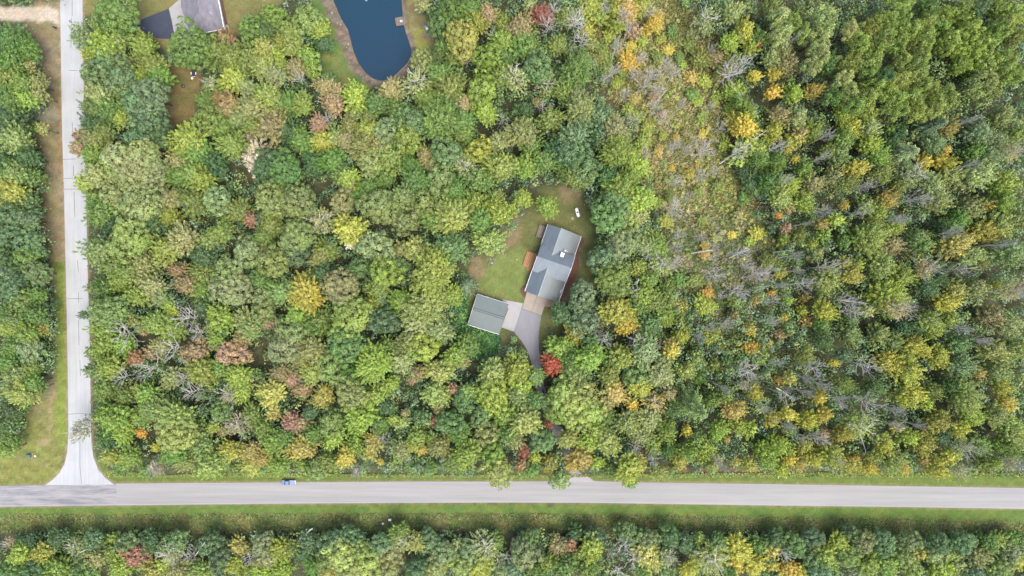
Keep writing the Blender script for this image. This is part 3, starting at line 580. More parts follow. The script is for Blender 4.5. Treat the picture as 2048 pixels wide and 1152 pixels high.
# pickup on the main road
def pickup():
    p = W(578.5, 963.6); o = empty('pickup_truck', (p.x, p.y, .035), math.pi); tag(o, 'light blue pickup truck with covered bed driving along the main road', 'pickup truck')
    P_ = NT('blue car paint'); P_.colour(alb(140, 168, 216), .3, .5); P_.b.inputs['Coat Weight'].default_value = .4; paint = P_.m
    cover = simple('pale bed cover', alb(176, 190, 226), .6, .06, 2, 0)
    def loft(rows, name, mat, par, bev=.04):          # rows: (x, half width, z0, z1)
        m = MB(); n = len(rows)
        for x, hw_, z0, z1, tw in rows: m.v += [(x, -hw_, z0), (x, hw_, z0), (x, tw, z1), (x, -tw, z1)]
        for i in range(n - 1):
            a_ = 4 * i
            for k_ in range(4): m.f.append([a_ + k_, a_ + (k_ + 1) % 4, a_ + 4 + (k_ + 1) % 4, a_ + 4 + k_])
        m.f.append([3, 2, 1, 0]); e_ = 4 * (n - 1); m.f.append([e_, e_ + 1, e_ + 2, e_ + 3])
        ob = m.build(name, mat, par, bev); return ob
    loft([(-2.42, .86, .42, .95, .84), (-2.3, .9, .36, 1.02, .88), (1.3, .9, .34, 1.02, .88), (2.2, .88, .36, .98, .82), (2.42, .78, .42, .86, .72)], 'body', paint, o)
    loft([(-.42, .84, .98, 1.0, .84), (-.25, .84, .98, 1.72, .66), (.85, .84, .98, 1.74, .66), (1.42, .84, .98, 1.02, .78)], 'cab', paint, o, .05)
    gl = M_glass
    def pane(name, pts): MB().poly(pts).build(name, gl, o)
    pane('windshield', [(.92, -.62, 1.70), (1.40, -.74, 1.06), (1.40, .74, 1.06), (.92, .62, 1.70)]); pane('rear_window', [(-.29, .6, 1.66), (-.44, .74, 1.08), (-.44, -.74, 1.08), (-.29, -.6, 1.66)])
    for sg in (-1, 1): pane('side_window', [(-.2, sg * .845, 1.08), (1.15, sg * .845, 1.08), (.82, sg * .70, 1.66), (-.18, sg * .70, 1.66)][::sg])
    MB().box((-1.4, 0, 1.05), (1.8, 1.6, .06)).build('bed_cover', cover, o, .02)
    for x_ in (-1.5, 1.5):
        for sg in (-1, 1):
            wh = MB().lathe([(.2, -.12), (.37, -.11), (.39, 0), (.37, .11), (.2, .12)], (x_, sg * .82, .39), 16, 'y').build('wheel', M_dark, o); MB().lathe([(.2, -.125), (.21, 0), (.2, .125)], (x_, sg * .82, .39), 12, 'y').build('rim', M_chrome, wh)
    for sg in (-1, 1):
        MB().box((2.36, sg * .6, .74), (.1, .28, .16)).build('headlight', M_metal_white, o, .02); MB().box((-2.4, sg * .74, .8), (.06, .14, .3)).build('tail_light', simple('red lens', (.35, .02, .02), .3, .05, 2, 0), o)
        MB().box((1.15, sg * .98, 1.12), (.14, .2, .14)).build('side_mirror', paint, o, .02)
    MB().box((2.42, 0, .5), (.12, 1.6, .16)).build('bumper', M_chrome, o, .03); MB().box((-2.44, 0, .5), (.12, 1.6, .16)).build('bumper', M_chrome, o, .03)
pickup()
# utility trailer in the back yard, with a white table and a fire ring
p = W(388.8, 145.5); tr = empty('utility_trailer', (p.x, p.y, 0), math.pi / 2); tag(tr, 'dark covered utility trailer with white wheel guards at the yard edge', 'trailer')
M_tarp = simple('charcoal tarp', alb(84, 84, 92), .8, .2, 2, .3)
MB().box((0, 0, .75), (2.7, 1.2, .5)).build('box', M_tarp, tr, .1); MB().tube((-1.2, 0, 1.02), (1.2, 0, 1.02), .16, .16, 8).build('tarp_ridge', M_tarp, tr)
for sg in (-1, 1):
    MB().lathe([(.15, -.1), (.32, -.1), (.33, .1), (.15, .1)], (-.45, sg * .8, .33), 14, 'y').build('wheel', M_dark, tr); MB().box((-.45, sg * .82, .72), (.85, .3, .08)).build('wheel_guard', simple('white guard', (.75, .75, .75), .5, .05, 1, 0), tr, .03)
MB().tube((1.3, 0, .5), (2.4, 0, .45), .07, .05, 6).build('drawbar', M_chrome, tr); MB().tube((-1.5, -.6, .6), (-1.5, .6, .6), .06, .06, 6).build('tail_bar', M_metal_white, tr)
p = W(386, 157.8); tb = empty('table', (p.x, p.y, 0), .78); tag(tb, 'small white square table turned cornerwise behind the trailer', 'table')
MB().box((0, 0, .72), (.8, .8, .05)).build('table_top', simple('white plastic', (.62, .58, .56), .5, .08, 3, 0), tb, .02)
for sx in (-1, 1):
    for sy in (-1, 1): MB().tube((sx * .33, sy * .33, 0), (sx * .33, sy * .33, .7), .03, .03, 6).build('leg', M_metal_white, tb)
p = W(366.5, 172.5); fp = empty('fire_pit', (p.x, p.y, 0)); tag(fp, 'dark round fire pit with pale ash on the bare back yard', 'fire pit')
MB().lathe([(.62, 0), (.66, .35), (.56, .38), (.5, .12), (.05, .1)], (0, 0, 0), 18).build('ring', simple('sooty steel', (.045, .045, .05), .7, .2, 4, 0), fp); boulder(366.9, 173, .22, M_stone, 'pale lump of ash in the fire pit', 'ash_lump', 'ash', seed=95).location.z = .2
p = W(402.5, 145.8); bn = empty('picnic_bench', (p.x, p.y, 0), .1); tag(bn, 'grey wooden picnic bench half under branches beside the trailer', 'bench')
for y_ in (-.55, 0, .55): MB().box((0, y_, .5 if y_ else .72), (1.7, .28, .06)).build('board', gw_[0], bn)
for x_ in (-.6, .6): MB().box((x_, 0, .35), (.09, 1.3, .09)).build('leg', gw_[1], bn)
# roadside things
p = W(60, 911); ub = empty('utility_cabinet', (p.x, p.y, 0), .03); tag(ub, 'teal green utility cabinet in the mown corner by the junction', 'cabinet')
M_teal = simple('teal enamel', alb(112, 150, 148), .5, .08, 2, 0)
MB().box((0, 0, .5), (1.45, 1.2, 1.0)).build('casing', M_teal, ub, .04); MB().box((.05, .45, 1.03), (1.3, .25, .06)).build('lid_rim', simple('dark teal', (.03, .06, .065), .5, .1, 2, 0), ub); MB().box((0, 0, .04), (1.7, 1.5, .08)).build('plinth', M_conc, ub)
boulder(70.5, 912, .38, simple('white stone', (.7, .7, .66), .8, .1, 2, .1), 'white stone just right of the teal cabinet', 'stone', 'stone', seed=96)
p = W(105, 932); mk = empty('cable_marker', (p.x, p.y, 0)); tag(mk, 'thin pale cyan cable marker post beside the junction curve', 'post')
MB().box((0, 0, .7), (.32, .12, 1.4)).build('shaft', simple('cyan plastic', alb(178, 226, 226), .5, .05, 2, 0), mk, .02); MB().box((0, -.1, .02), (.5, .4, .1)).build('foot', M_gstone, mk)
p = W(113.5, 57.5); mbx = empty('mailbox', (p.x, p.y, 0), -.45); tag(mbx, 'dark mailbox on a post where the gravel drive meets the road', 'mailbox')
MB().box((0, 0, 1.15), (1.25, .5, .35)).lathe([(.25, -.62), (.25, .62)], (0, 0, 1.32), 12, 'x').build('box', simple('black enamel', (.03, .03, .045), .5, .1, 2, 0), mbx); MB().tube((0, 0, 0), (0, 0, 1), .07, .07, 6).build('post', gw_[1], mbx)
# torn white sheet draped at the forest edge
p = W(36, 862); ts = empty('white_tarp', (p.x, p.y, 0)); tag(ts, 'crumpled white tarp lying at the forest edge by the mown corner', 'tarp')
m = MB(); rr = np.random.default_rng(3); nu, nv = 12, 6
for i in range(nu):
    for j in range(nv):
        y_ = 1.9 - i * .33; x_ = -.6 + j * .26 + (.55 - i * .12 if i < 5 else -.1) ; m.v.append((x_ + rr.uniform(-.06, .06), y_, .5 + rr.uniform(0, .28) - .3 * (j in (0, nv - 1))))
for i in range(nu - 1):
    for j in range(nv - 1): m.f.append([i * nv + j, (i + 1) * nv + j, (i + 1) * nv + j + 1, i * nv + j + 1])
m.build('sheet', simple('white sheet', (.72, .71, .70), .7, .1, 2, .1), ts)
for dx, dy in ((-.9, -1.75), (-.35, 1.1)): MB().tube((dx - .3, dy, .6), (dx + .5, dy + .05, .65), .08, .05, 6).build('pole', M_white_bark, ts)
for px_, py_, k_, lb in ((779.5, 1040, 1.0, 'larger white box on a post in the tall grass below the main road'), (765, 1048.5, .7, 'smaller white box in the undergrowth left of the larger one')):
    p = W(px_, py_, 1.2); bx = empty('pedestal_box', (p.x, p.y, -.7)); tag(bx, lb, 'box', 'white boxes in the ditch grass'); bx.scale = (k_,) * 3
    MB().box((0, 0, 1.75), (.95, .75, .6)).build('casing', simple('white box', (.7, .74, .8), .5, .05, 2, 0) if k_ == 1 else bpy.data.materials['white box'], bx, .05); MB().tube((0, 0, -.1), (0, 0, 1.5), .1, .1, 8).build('post', M_chrome, bx)
# float of the pond aerator at the frame edge
p = W(732, -.5); fl = empty('pond_aerator', (p.x, p.y, -.42)); tag(fl, 'pale floating aerator on the pond at the upper edge', 'aerator')
MB().lathe([(.45, -.05), (.52, .08), (.45, .2), (.2, .24)], (0, 0, 0), 18).build('float', simple('aqua plastic', alb(120, 160, 180), .4, .1, 1, 0), fl); MB().tube((0, 0, .2), (0, 0, .5), .12, .08, 8).build('nozzle', M_metal_white, fl)
# broken white trunks
def snag(pa, pb, ha, hb, r, label):
    a_, b_ = W(*pa, ha), W(*pb, hb); o = empty('fallen_trunk', (a_.x, a_.y, 0)); tag(o, label, 'trunk', 'pale leaning trunks'); q = Vector((a_.x, a_.y, 0))
    mid = a_.lerp(b_, .5) + Vector((.15, .1, .1)); MB().tube(a_ - q, mid - q, r, r * .8, 7).tube(mid - q, b_ - q, r * .8, r * .45, 7).build('trunk', M_white_bark, o)
    d = (b_ - a_); m = MB()
    for k_ in (.55, .7, .85): s0 = a_.lerp(b_, k_) - q; m.tube(s0, s0 + d * .14 + Vector((d.y, -d.x, 0)) * (.1 if k_ != .7 else -.1), r * .35, .02, 5)
    m.build('limb', M_white_bark, o)
snag((600, 1078), (625, 1056), 6.5, 5.5, .3, 'broken pale trunk leaning out below the main road, brightest there')
snag((1439, 328), (1536, 259), 3.0, 12, .16, 'long thin pale trunk leaning across the meadow edge')
snag((1262, 598), (1277, 558), 4.0, 11, .26, 'leaning dark grey trunk in the gap right of the house trees')
snag((1292, 518), (1297, 500), 6.0, 10, .22, 'short white trunk in the gap above the leaning grey one')
snag((1458, 516), (1500, 498), 2.0, 7, .18, 'pale leaning trunk with a fine twig broom in the brush')
snag((1553, 776), (1590, 800), 6.0, 9, .22, 'white forked trunk leaning over the lower brush')
snag((390, 1112), (410, 1084), 5.0, 12, .18, 'thin pale trunk leaning in the lower woods, mid way')
snag((160, 1105), (196, 1088), 8, 6, .15, 'thin grey trunk fallen across lower corner woods')
snag((1310, 206), (1335, 178), 2, 9, .16, 'pale trunk leaning among the bare meadow saplings')
snag((1425, 500), (1382, 507), 4, 3, .15, 'long pale trunk lying flat in the brush')
snag((1545, 505), (1585, 500), 4, 8, .12, 'thin grey trunk beside a gold shrub')
snag((1672, 600), (1735, 607), 8, 13, .16, 'slender pale trunk reaching to a bare crown')
TREES = """
228 18 50 rG,160 72 26 sAB,205 85 34 sY,230 72 30 sO,283 90 26 sYO,178 112 18 sY,205 118 24 rB,240 125 25 rGB,275 150 18 sL,300 130 28 sO,190 150 32 rBG,240 158 30 rB,315 148 24 sG,235 178 16 sY,195 190 28 sA,215 215 28 sG,250 212 24 sG,300 188 34 rB,270 205 28 rB,290 228 34 rB,184 215 24 sG,182 245 24 sD,205 242 22 sD,238 235 20 sY,155 270 12 sP,152 294 17 sPT,190 280 26 sTO,182 262 20 sT,205 262 20 sO,180 310 22 sYG,302 253 34 rDB,275 275 28 rB,325 273 24 rD,240 318 34 rA,282 306 34 rA,300 345 36 rA,255 352 36 rA,225 335 26 rAO,270 330 40 rA,165 366 18 sY,190 350 28 sA,370 275 32 sY,390 302 30 sG,355 320 24 sAT,412 310 24 sG,380 345 28 sO,430 330 28 rD,350 352 25 sG,400 357 30 sY,420 238 38 rO,470 232 28 sGA,450 208 30 sTR,440 185 18 sG,375 90 46 rG,425 100 34 sO,450 74 20 sTR,460 110 22 sO,500 58 26 rG,495 115 30 sO,465 155 28 sY,422 165 18 aA,450 135 15 sO,490 172 22 sA,497 215 28 sAT,500 275 18 sP,460 287 30 sO,410 200 20 sOG,445 255 22 sG,500 250 22 sO
14 74 28 sDG,44 84 24 sG,54 102 24 rG,16 115 34 sG,11 150 30 sO,41 165 25 sGO,55 130 15 sT,70 165 22 sOT,75 188 18 sTO,46 195 25 sLG,16 200 30 sG,11 236 30 sD,41 230 20 sD,24 275 34 sAG,44 290 20 sO,65 255 15 bG,82 255 14 sYT,50 312 24 sD,16 322 25 sD,28 345 30 sGA,55 350 26 sG,21 382 28 sOK,1 345 20 sG
545 30 25 rYG,577 60 24 sO,530 60 22 rGD,612 40 30 rYA,636 58 20 sY,560 80 18 sKY,582 88 24 sO,553 108 18 sL,645 85 20 sD,616 112 18 rLG,622 138 18 rLG,590 135 24 sAT,560 130 20 sY,525 92 24 sKA,525 130 24 sYA,545 150 22 sA,655 155 18 sDG,602 158 16 dW,650 172 22 sT,672 178 15 sT,665 205 22 sPT,602 206 22 sOY,575 205 25 sG,550 202 26 sO,530 190 24 sYA,532 222 18 sT,545 252 32 sT,522 258 18 sT,710 190 32 sLY,780 178 26 sT,750 205 22 sGD,705 226 18 sTO,735 232 20 sO,738 258 22 sY,698 250 20 sTO,636 246 22 sP,655 238 14 dW,640 282 24 sYK,668 276 22 sAL,600 278 25 sG,617 297 20 sG,575 262 26 sD,840 118 24 rOA,835 162 30 aA,880 145 25 sG,870 112 20 sGD,850 196 25 sO,900 170 32 sO,895 206 28 sGD,790 212 20 sG,803 232 28 rGB,828 240 32 rBG,880 236 42 sG,928 205 20 sT,965 175 32 rGY,970 222 25 sLY,925 240 24 sG
922 75 38 rKA,955 40 22 sKO,978 25 20 sTP,1002 42 22 sY,905 20 28 rG,878 45 28 rDG,940 15 24 sG,845 8 14 sT,983 73 14 dW,975 110 32 rGY,1005 78 24 sGY,1010 110 24 sG,932 118 14 dW,1002 150 25 sO,905 112 18 sO,885 92 15 sG,770 265 28 rAB,812 275 30 rOY,758 290 24 sTO,722 290 28 sTO,742 320 34 sAO,777 315 34 sO,690 280 20 sT,660 320 28 sG,680 342 20 sD,625 322 24 sD,568 338 36 rDG,532 330 30 rD,694 355 26 sY,700 378 18 sT,850 310 22 sT,862 328 16 sT,820 330 24 sG,890 300 30 rBG,940 285 20 sG,960 300 28 rYK,925 262 24 sO,1000 330 34 sYO,930 330 24 aA,880 360 34 rAO,830 357 30 sDG,960 357 30 sG,1006 240 16 dV,1000 280 22 sA,770 357 22 sG,735 372 22 sG,910 378 24 sG,510 315 32 sTW
1040 52 30 sT,1082 28 22 sR,1060 6 14 sA,1095 48 20 dV,1108 22 18 dW,1152 42 30 dV,1165 78 24 dV,1210 22 18 dV,1245 32 22 dV,1130 30 22 sYO,1115 88 22 sO,1182 16 24 sKO,1200 32 18 sY,1186 40 10 sK,1255 16 24 sTK,1282 10 20 sY,1236 48 18 sYL,1268 60 18 sTP,1310 45 22 sKN,1300 26 18 dV,1286 82 12 sY,1040 85 25 rG,1062 92 22 sOG,1075 132 30 rBG,1030 156 28 aA,1095 168 26 aAG,1150 142 38 sOG,1130 182 26 sOY,1160 212 36 sAO,1085 216 13 dW,1050 218 20 sD,1075 204 10 sT,1102 236 28 sO,1200 232 32 sB,1230 260 28 sTA,1152 268 32 sB,1135 266 16 sA,1042 262 34 sOA,1062 288 24 sG,1150 305 34 rBD,1112 300 26 sD,1236 300 36 sGY,1172 335 34 rGB,1050 330 30 sLG,1090 322 24 sG,1275 330 26 sY,1246 372 38 sLG,1215 348 24 sD,1152 355 24 sO,1200 270 26 sDB,1128 340 20 sOG
1200 92 14 sO,1230 87 12 sO,1190 122 15 sO,1322 75 12 sY,1260 122 20 sNK,1245 140 14 sOL,1275 150 12 sT,1385 155 13 sKT,1435 114 20 sT,1405 115 20 sOL,1360 115 12 sG,1366 128 9 sL,1455 130 22 sO,1490 60 26 sKY,1470 20 24 sA,1415 42 32 aA,1475 72 18 sY,1503 95 18 sY,1520 88 8 sR,1522 75 22 sYA,1460 82 20 sY,1488 125 20 dW,1512 150 16 sK,1470 180 22 sY,1484 204 18 sYG,1452 182 12 sY,1440 192 9 sL,1395 202 11 sL,1385 187 14 sG,1475 245 22 sKY,1494 252 26 sK,1500 226 18 sY,1405 268 9 sK,1400 306 9 sT,1345 336 7 sN,1395 330 6 sK,1315 182 22 dV,1310 190 14 sPT,1325 236 22 dV,1326 226 10 sT,1300 148 24 dV,1265 152 20 dV,1346 150 20 dV,1440 255 18 dV,1362 212 16 dV,1345 292 20 dV,1372 302 20 dV,1350 366 22 dV,1290 312 18 dV,1275 232 14 sYO,1225 142 20 dV,1420 215 14 dV,1330 132 24 dV,1288 175 24 dV,1246 190 18 dV,1408 300 22 dW,1425 345 18 dV,1480 302 20 dW,1460 145 26 dW,1500 300 34 sOY,1520 320 20 sG,1510 362 24 sGB,1490 340 20 sD,1430 205 12 sY,1462 215 12 sL,1372 265 9 sTO,1240 105 12 sKT,1215 115 14 sO,1180 85 18 sO,1175 60 14 sK
1545 15 20 sO,1562 40 28 pA,1600 20 18 sO,1562 68 24 pA,1588 45 20 pO,1604 62 18 pO,1645 38 32 pA,1638 72 30 pA,1625 132 24 pA,1642 102 24 pA,1540 72 10 sK,1607 75 10 sK,1588 78 8 dV,1575 126 26 sOT,1545 115 22 sA,1565 92 24 sA,1550 147 16 sK,1548 182 18 sKN,1590 185 22 sY,1630 180 20 sOK,1665 176 24 sAD,1660 128 24 sGD,1770 40 28 pO,1740 58 26 pO,1802 45 24 pO,1830 58 24 pO,1852 48 22 pO,1720 90 28 pO,1762 78 26 pO,1792 82 30 pO,1700 122 26 pO,1740 122 32 pO,1830 92 26 pO,1852 78 22 pO,1846 112 24 pO,1806 118 26 pO,1772 150 20 pD,1752 170 28 pO,1790 165 28 pO,1830 150 26 pO,1842 176 24 pO,1735 196 28 pO,1782 196 32 pO,1822 200 28 pO,1860 178 24 pO,1892 198 28 pO,1870 218 26 pO,1832 222 24 pO,1796 220 24 pO,1712 210 24 pO,1698 188 22 pA,1690 155 22 pA,1700 60 20 pA,1665 195 18 pG,1892 30 26 rYG,1878 56 26 rG,1902 82 28 rYG,1885 95 22 sD,1940 62 34 rL,1972 85 36 rOL,1945 105 36 rL,1972 130 34 rOL,1998 62 28 pO,2018 45 22 pO,1960 165 34 pOA,1985 172 24 sO,2010 122 28 pO,2022 150 26 pO,2030 28 26 sYO,1958 20 24 sDB,1930 14 20 sO,1862 10 24 sG,1800 8 24 pO,2036 72 22 sO,2000 12 20 sO,1925 130 22 sOL
1690 228 20 sY,1702 250 26 sKY,1735 226 24 rYO,1742 256 24 sA,1785 256 16 sG,1866 250 30 cB,1815 302 36 cBA,1746 288 24 sLY,1902 252 20 sTK,1936 240 12 dV,1872 288 24 sAB,1894 300 10 sKN,1880 320 18 sK,1900 326 18 sYK,1850 325 18 sK,1965 265 30 sBA,1992 282 24 sAB,1955 305 22 sG,1962 314 14 sKL,1986 312 26 sAB,2032 302 22 dT,2040 270 24 sO,2010 232 24 sOA,1902 350 28 sAO,1962 346 34 sA,1830 350 30 aA,2012 366 28 sLY,1930 332 12 dV,1560 230 24 sAT,1595 236 24 sA,1550 262 22 sKY,1582 282 16 sKL,1602 266 16 sT,1650 272 20 dV,1560 292 18 dW,1596 276 18 sKA,1626 260 24 sOY,1662 302 20 sOY,1682 306 24 sAG,1645 316 16 dV,1670 318 9 sK,1592 318 10 sK,1576 300 9 sK,1556 322 24 sYG,1690 275 24 sOG,1762 312 24 sGL,1716 336 26 sKL,1572 357 18 dA,1630 366 24 sTA,1582 370 24 sY,1670 352 26 sA,1766 346 24 sO,1540 362 24 sG,1735 372 16 dV,1800 265 18 sD,1785 285 20 sDG,1610 340 22 sGO,1700 365 22 sO,1800 372 22 sO,1870 372 24 sA
16 398 25 sKG,50 402 24 sDG,16 430 32 rBD,50 440 28 rDB,22 472 30 rBD,50 480 28 rBD,66 502 20 rBG,16 512 30 rD,46 515 24 rG,11 547 28 rB,42 546 28 rD,70 546 26 rBG,16 577 28 rBD,42 602 24 rAG,70 590 22 sGO,11 622 24 sG,22 642 24 sAG,66 630 24 sG,16 657 24 sLY,50 667 28 sGY,75 657 20 sOK,22 692 28 sG,55 700 28 rBA,16 727 24 sG,60 737 22 sYG,26 752 28 sGA,60 765 22 sG,84 602 8 sT,35 787 36 sAY,75 775 18 sG,20 822 22 sD,14 852 22 sGD,18 882 22 sG,8 902 22 sLG,38 815 20 sOG
230 392 34 rA,275 407 46 rA,335 430 24 sY,195 422 28 sG,215 442 22 sD,192 396 20 sG,340 397 24 sTA,380 402 28 sO,430 402 28 rBA,472 420 28 sO,500 438 14 sPR,255 477 44 rAY,305 447 24 sD,195 505 34 sOA,225 532 24 sO,325 500 28 sYO,360 477 30 sTA,415 482 28 sOA,442 462 24 sO,490 505 30 rAB,450 546 30 rAG,405 512 28 sD,285 527 30 sTO,256 547 24 sO,355 540 20 sTR,370 568 24 sTP,285 557 20 sT,235 562 24 sGY,270 590 28 sOL,205 577 24 sG,182 576 14 sDA,215 622 36 rAG,165 630 10 sD,300 572 26 sA,320 597 20 sAB,336 612 16 sL,346 626 11 sLK,400 546 26 sO,400 580 24 sYG,460 577 38 rAB,265 642 18 sTO,310 647 26 sO,372 636 26 dV,402 612 18 sD,436 637 32 sLG,486 640 26 sAO,250 667 28 dV,202 660 24 sYG,205 692 30 sYG,240 690 24 sGL,282 660 14 sT,345 660 24 sGY,396 666 20 dV,350 697 26 dV,268 716 16 sRT,300 706 16 sTP,320 690 20 sA,390 702 28 sTP,465 707 32 rTP,430 680 20 sLG,300 737 24 dV,370 754 18 dV,250 755 20 dV,215 737 28 sYO,182 706 17 sDA,180 742 16 sDA,340 757 22 sTA,400 742 32 sYO,470 752 24 sYL,440 737 24 sG,500 655 26 sAO,480 680 20 sT
540 395 34 rAG,590 402 38 rGA,545 422 20 sY,685 402 26 rTA,640 440 28 aTA,747 407 32 rAG,802 395 28 sBA,725 390 22 sG,775 422 30 rAO,590 472 38 rAG,540 447 24 sO,525 472 22 sOG,698 458 32 sYK,700 482 18 sW,650 502 24 sYG,638 518 20 sTO,590 507 28 rBD,545 522 34 rAG,525 496 12 sT,752 492 34 rBA,812 440 30 rGA,850 412 32 rYA,905 432 38 sYA,865 440 26 sG,800 497 18 sTO,830 500 24 sAY,900 497 34 sBG,960 445 26 sG,976 482 30 sYA,1000 422 30 sY,950 402 26 sGY,992 396 20 sO,720 537 24 rBG,770 546 32 rGL,792 530 22 sBG,865 542 42 sOY,680 577 40 rAT,755 577 22 sO,760 602 13 sB,748 612 22 sYK,610 586 40 sYK,560 582 24 sGA,525 592 24 rBA,700 632 44 rLA,590 632 24 sGL,640 642 28 sOG,580 662 32 rAG,622 658 22 rG,850 612 40 sAL,832 645 32 sA,800 602 24 sGL,885 590 24 sLA,906 590 20 sYL,932 572 24 cB,765 642 34 rDB,690 692 42 rGB,570 692 34 rBA,620 702 30 sTO,744 727 38 sL,772 697 24 sG,815 687 28 sOA,850 692 34 rYL,878 660 26 sA,660 737 32 rGA,560 747 20 sT,580 758 20 sP,600 722 22 sTO,622 747 24 sAY,530 645 20 sTP,525 622 26 rAO,690 755 30 rG,800 722 24 sA,835 746 20 sT,824 762 9 sP,880 742 28 sYA,910 712 28 sYG,935 690 24 sG,985 747 28 sYA,925 722 16 sTA,520 560 22 sG,640 545 22 sD
1095 412 24 sYG,1045 396 20 sY,1235 412 38 rBG,1215 437 34 rBG,1256 442 26 rAL,1282 400 30 sYL,1262 392 22 sG,1270 432 26 sA,1245 487 38 rAB,1290 490 22 sA,1316 492 22 sGL,1208 517 32 rB,1275 537 20 sLO,1325 527 28 aA,1294 513 10 dW,1264 582 18 dV,1230 560 36 rOG,1236 622 34 sKO,1285 592 24 sOY,1165 592 30 rB,1165 642 32 rB,1120 627 20 sD,1142 640 16 sDB,1150 667 22 sOK,1190 662 15 dV,1206 680 20 dV,1180 682 18 sGB,1255 650 22 sK,1335 582 28 sO,1310 602 24 sO,1346 602 18 sAT,1330 632 24 sOL,1365 612 15 sLK,1225 722 22 sG,1246 717 28 sOY,1270 680 18 dW,1290 702 30 sAB,1316 690 14 dV,1340 690 16 sKT,1360 640 20 sO,1180 717 30 sLG,1121 696 28 sLG,1145 722 24 sG,1105 728 23 sQ,1034 738 32 sL,1070 752 20 sAG,1150 747 26 sGA,1220 752 24 sO,1275 752 28 rAG,1320 752 28 sA,1395 722 24 sAO,1345 420 28 dV,1330 442 16 sOK,1415 585 13 sN,1432 552 20 dW,1410 510 12 sKT,1475 580 26 dV,1440 592 18 dV,1410 612 22 sLY,1470 602 16 sYL,1510 600 15 sTK,1390 560 16 sO,1355 472 20 dV,1400 476 16 dV,1425 492 18 dV,1352 492 18 dV,1352 527 20 dV,1425 517 18 dV,1482 505 18 dW,1436 472 14 dV,1490 532 22 dV,1512 552 26 dV,1532 546 20 dW,1410 490 10 sK,1430 475 9 sKL,1465 470 9 sK,1515 465 16 sYK,1500 482 12 sL,1470 632 13 sT,1500 660 16 sK,1505 697 19 sKN,1420 672 22 sYK,1440 690 16 sO,1395 672 18 dV,1415 656 16 dV,1450 650 22 dV,1495 745 28 dW,1365 667 20 sKL,1345 702 18 sK,1330 722 20 sA,1375 742 22 sYA,1522 716 18 sY,1400 752 22 sG,1430 730 18 sO,1455 720 16 sGB,1300 560 20 sOG,1275 615 22 sG,1298 650 26 sGD,1360 560 16 sG
1566 396 24 sYA,1612 406 24 sOY,1580 416 13 sT,1645 420 16 dV,1690 410 11 sK,1675 440 17 sLY,1558 430 10 sN,1574 456 13 sTP,1605 448 8 dV,1645 450 16 sKT,1715 426 19 dV,1736 414 18 sAL,1780 396 22 sKT,1785 440 19 dV,1830 400 28 dV,1880 400 28 sAO,1945 416 30 sOA,1982 410 15 sK,2012 402 28 sGL,1922 440 22 sG,1756 426 24 sOY,1792 455 20 sL,1745 476 36 sAL,1626 490 13 sL,1570 480 15 sLY,1600 470 19 sO,1650 470 17 sGL,1690 482 17 sG,1786 490 24 sTA,1842 475 22 sAG,1852 490 18 sG,1920 490 36 sAK,1902 466 20 dV,2002 450 30 sYA,2032 440 26 sO,1972 462 32 sOK,1945 512 28 sA,2006 490 13 dV,2030 502 34 sBA,1540 522 20 sO,1562 546 13 sK,1585 512 14 dV,1660 532 24 dV,1636 510 16 sA,1690 526 16 sKA,1716 530 15 sY,1766 532 28 sAO,1810 552 24 sOY,1856 536 26 dT,1850 556 18 sL,1655 560 34 sAY,1612 568 20 dW,1706 552 20 sKO,1590 542 14 dV,1780 592 40 sLY,1545 586 8 sN,1556 572 10 dV,1610 597 13 sKT,1576 602 13 sL,1540 602 18 dV,1655 622 26 sLK,1606 622 13 sLK,1700 602 18 dW,1706 622 24 dV,1736 620 17 sA,1800 617 32 dT,1912 582 28 sKA,1900 604 24 sKL,1960 576 26 sA,1930 538 16 dW,1996 570 10 sKL,2030 582 28 dT,1960 526 22 sO,1570 636 11 sK,1616 646 17 sTK,1560 670 13 sT,1540 686 8 sKN,1546 642 14 dV,1702 667 28 sOA,1762 667 24 sAO,1862 642 26 sAL,1872 658 20 sLY,1902 640 18 sYL,1986 632 28 sAT,2022 652 24 sA,1916 657 18 dV,1956 682 19 dV,1992 702 30 sLA,1922 688 24 sBG,1832 692 22 sYK,1852 704 18 sYK,1880 712 26 sKO,1792 682 22 sAO,1692 712 17 sB,1626 736 24 dW,1670 726 10 sK,1736 732 24 dW,1780 727 28 sYK,1822 742 30 sKL,1552 726 15 dV,1612 712 20 sO,1560 757 13 sTN,1582 757 16 sAK,1606 757 16 dV,1962 747 13 sTK,1930 732 26 sBA,2002 742 28 sGA,2032 702 28 sAL,1860 575 22 sDB,1880 555 20 sD,1840 655 18 sD,1810 655 20 sD,1700 640 20 sGD,1650 680 20 sGD,1645 650 16 sG,1890 455 20 sD
205 782 24 sOG,245 792 24 sO,290 790 24 sLG,275 778 13 sP,225 837 34 sYG,248 855 22 sL,210 815 20 sDG,345 837 40 sAL,350 872 36 rAL,280 866 12 sN,242 872 20 sL,275 832 22 sLG,302 816 26 sGA,385 785 24 dV,440 822 22 rGB,455 790 20 dA,480 782 22 sL,475 850 26 aAT,446 861 15 sT,425 855 13 sLY,465 902 24 sKY,500 906 22 sKT,220 915 19 sKO,255 917 26 sLG,310 936 22 dT,326 916 13 sKT,310 896 10 sK,370 926 24 sAL,415 932 32 sAL,446 920 22 sAL,500 932 22 sKA,400 892 26 sOA,345 908 24 sG,395 860 22 sG,500 832 22 sO,240 936 18 sDG,292 942 16 sG,160 860 24 aDT,205 872 20 sDG,470 940 18 sGO
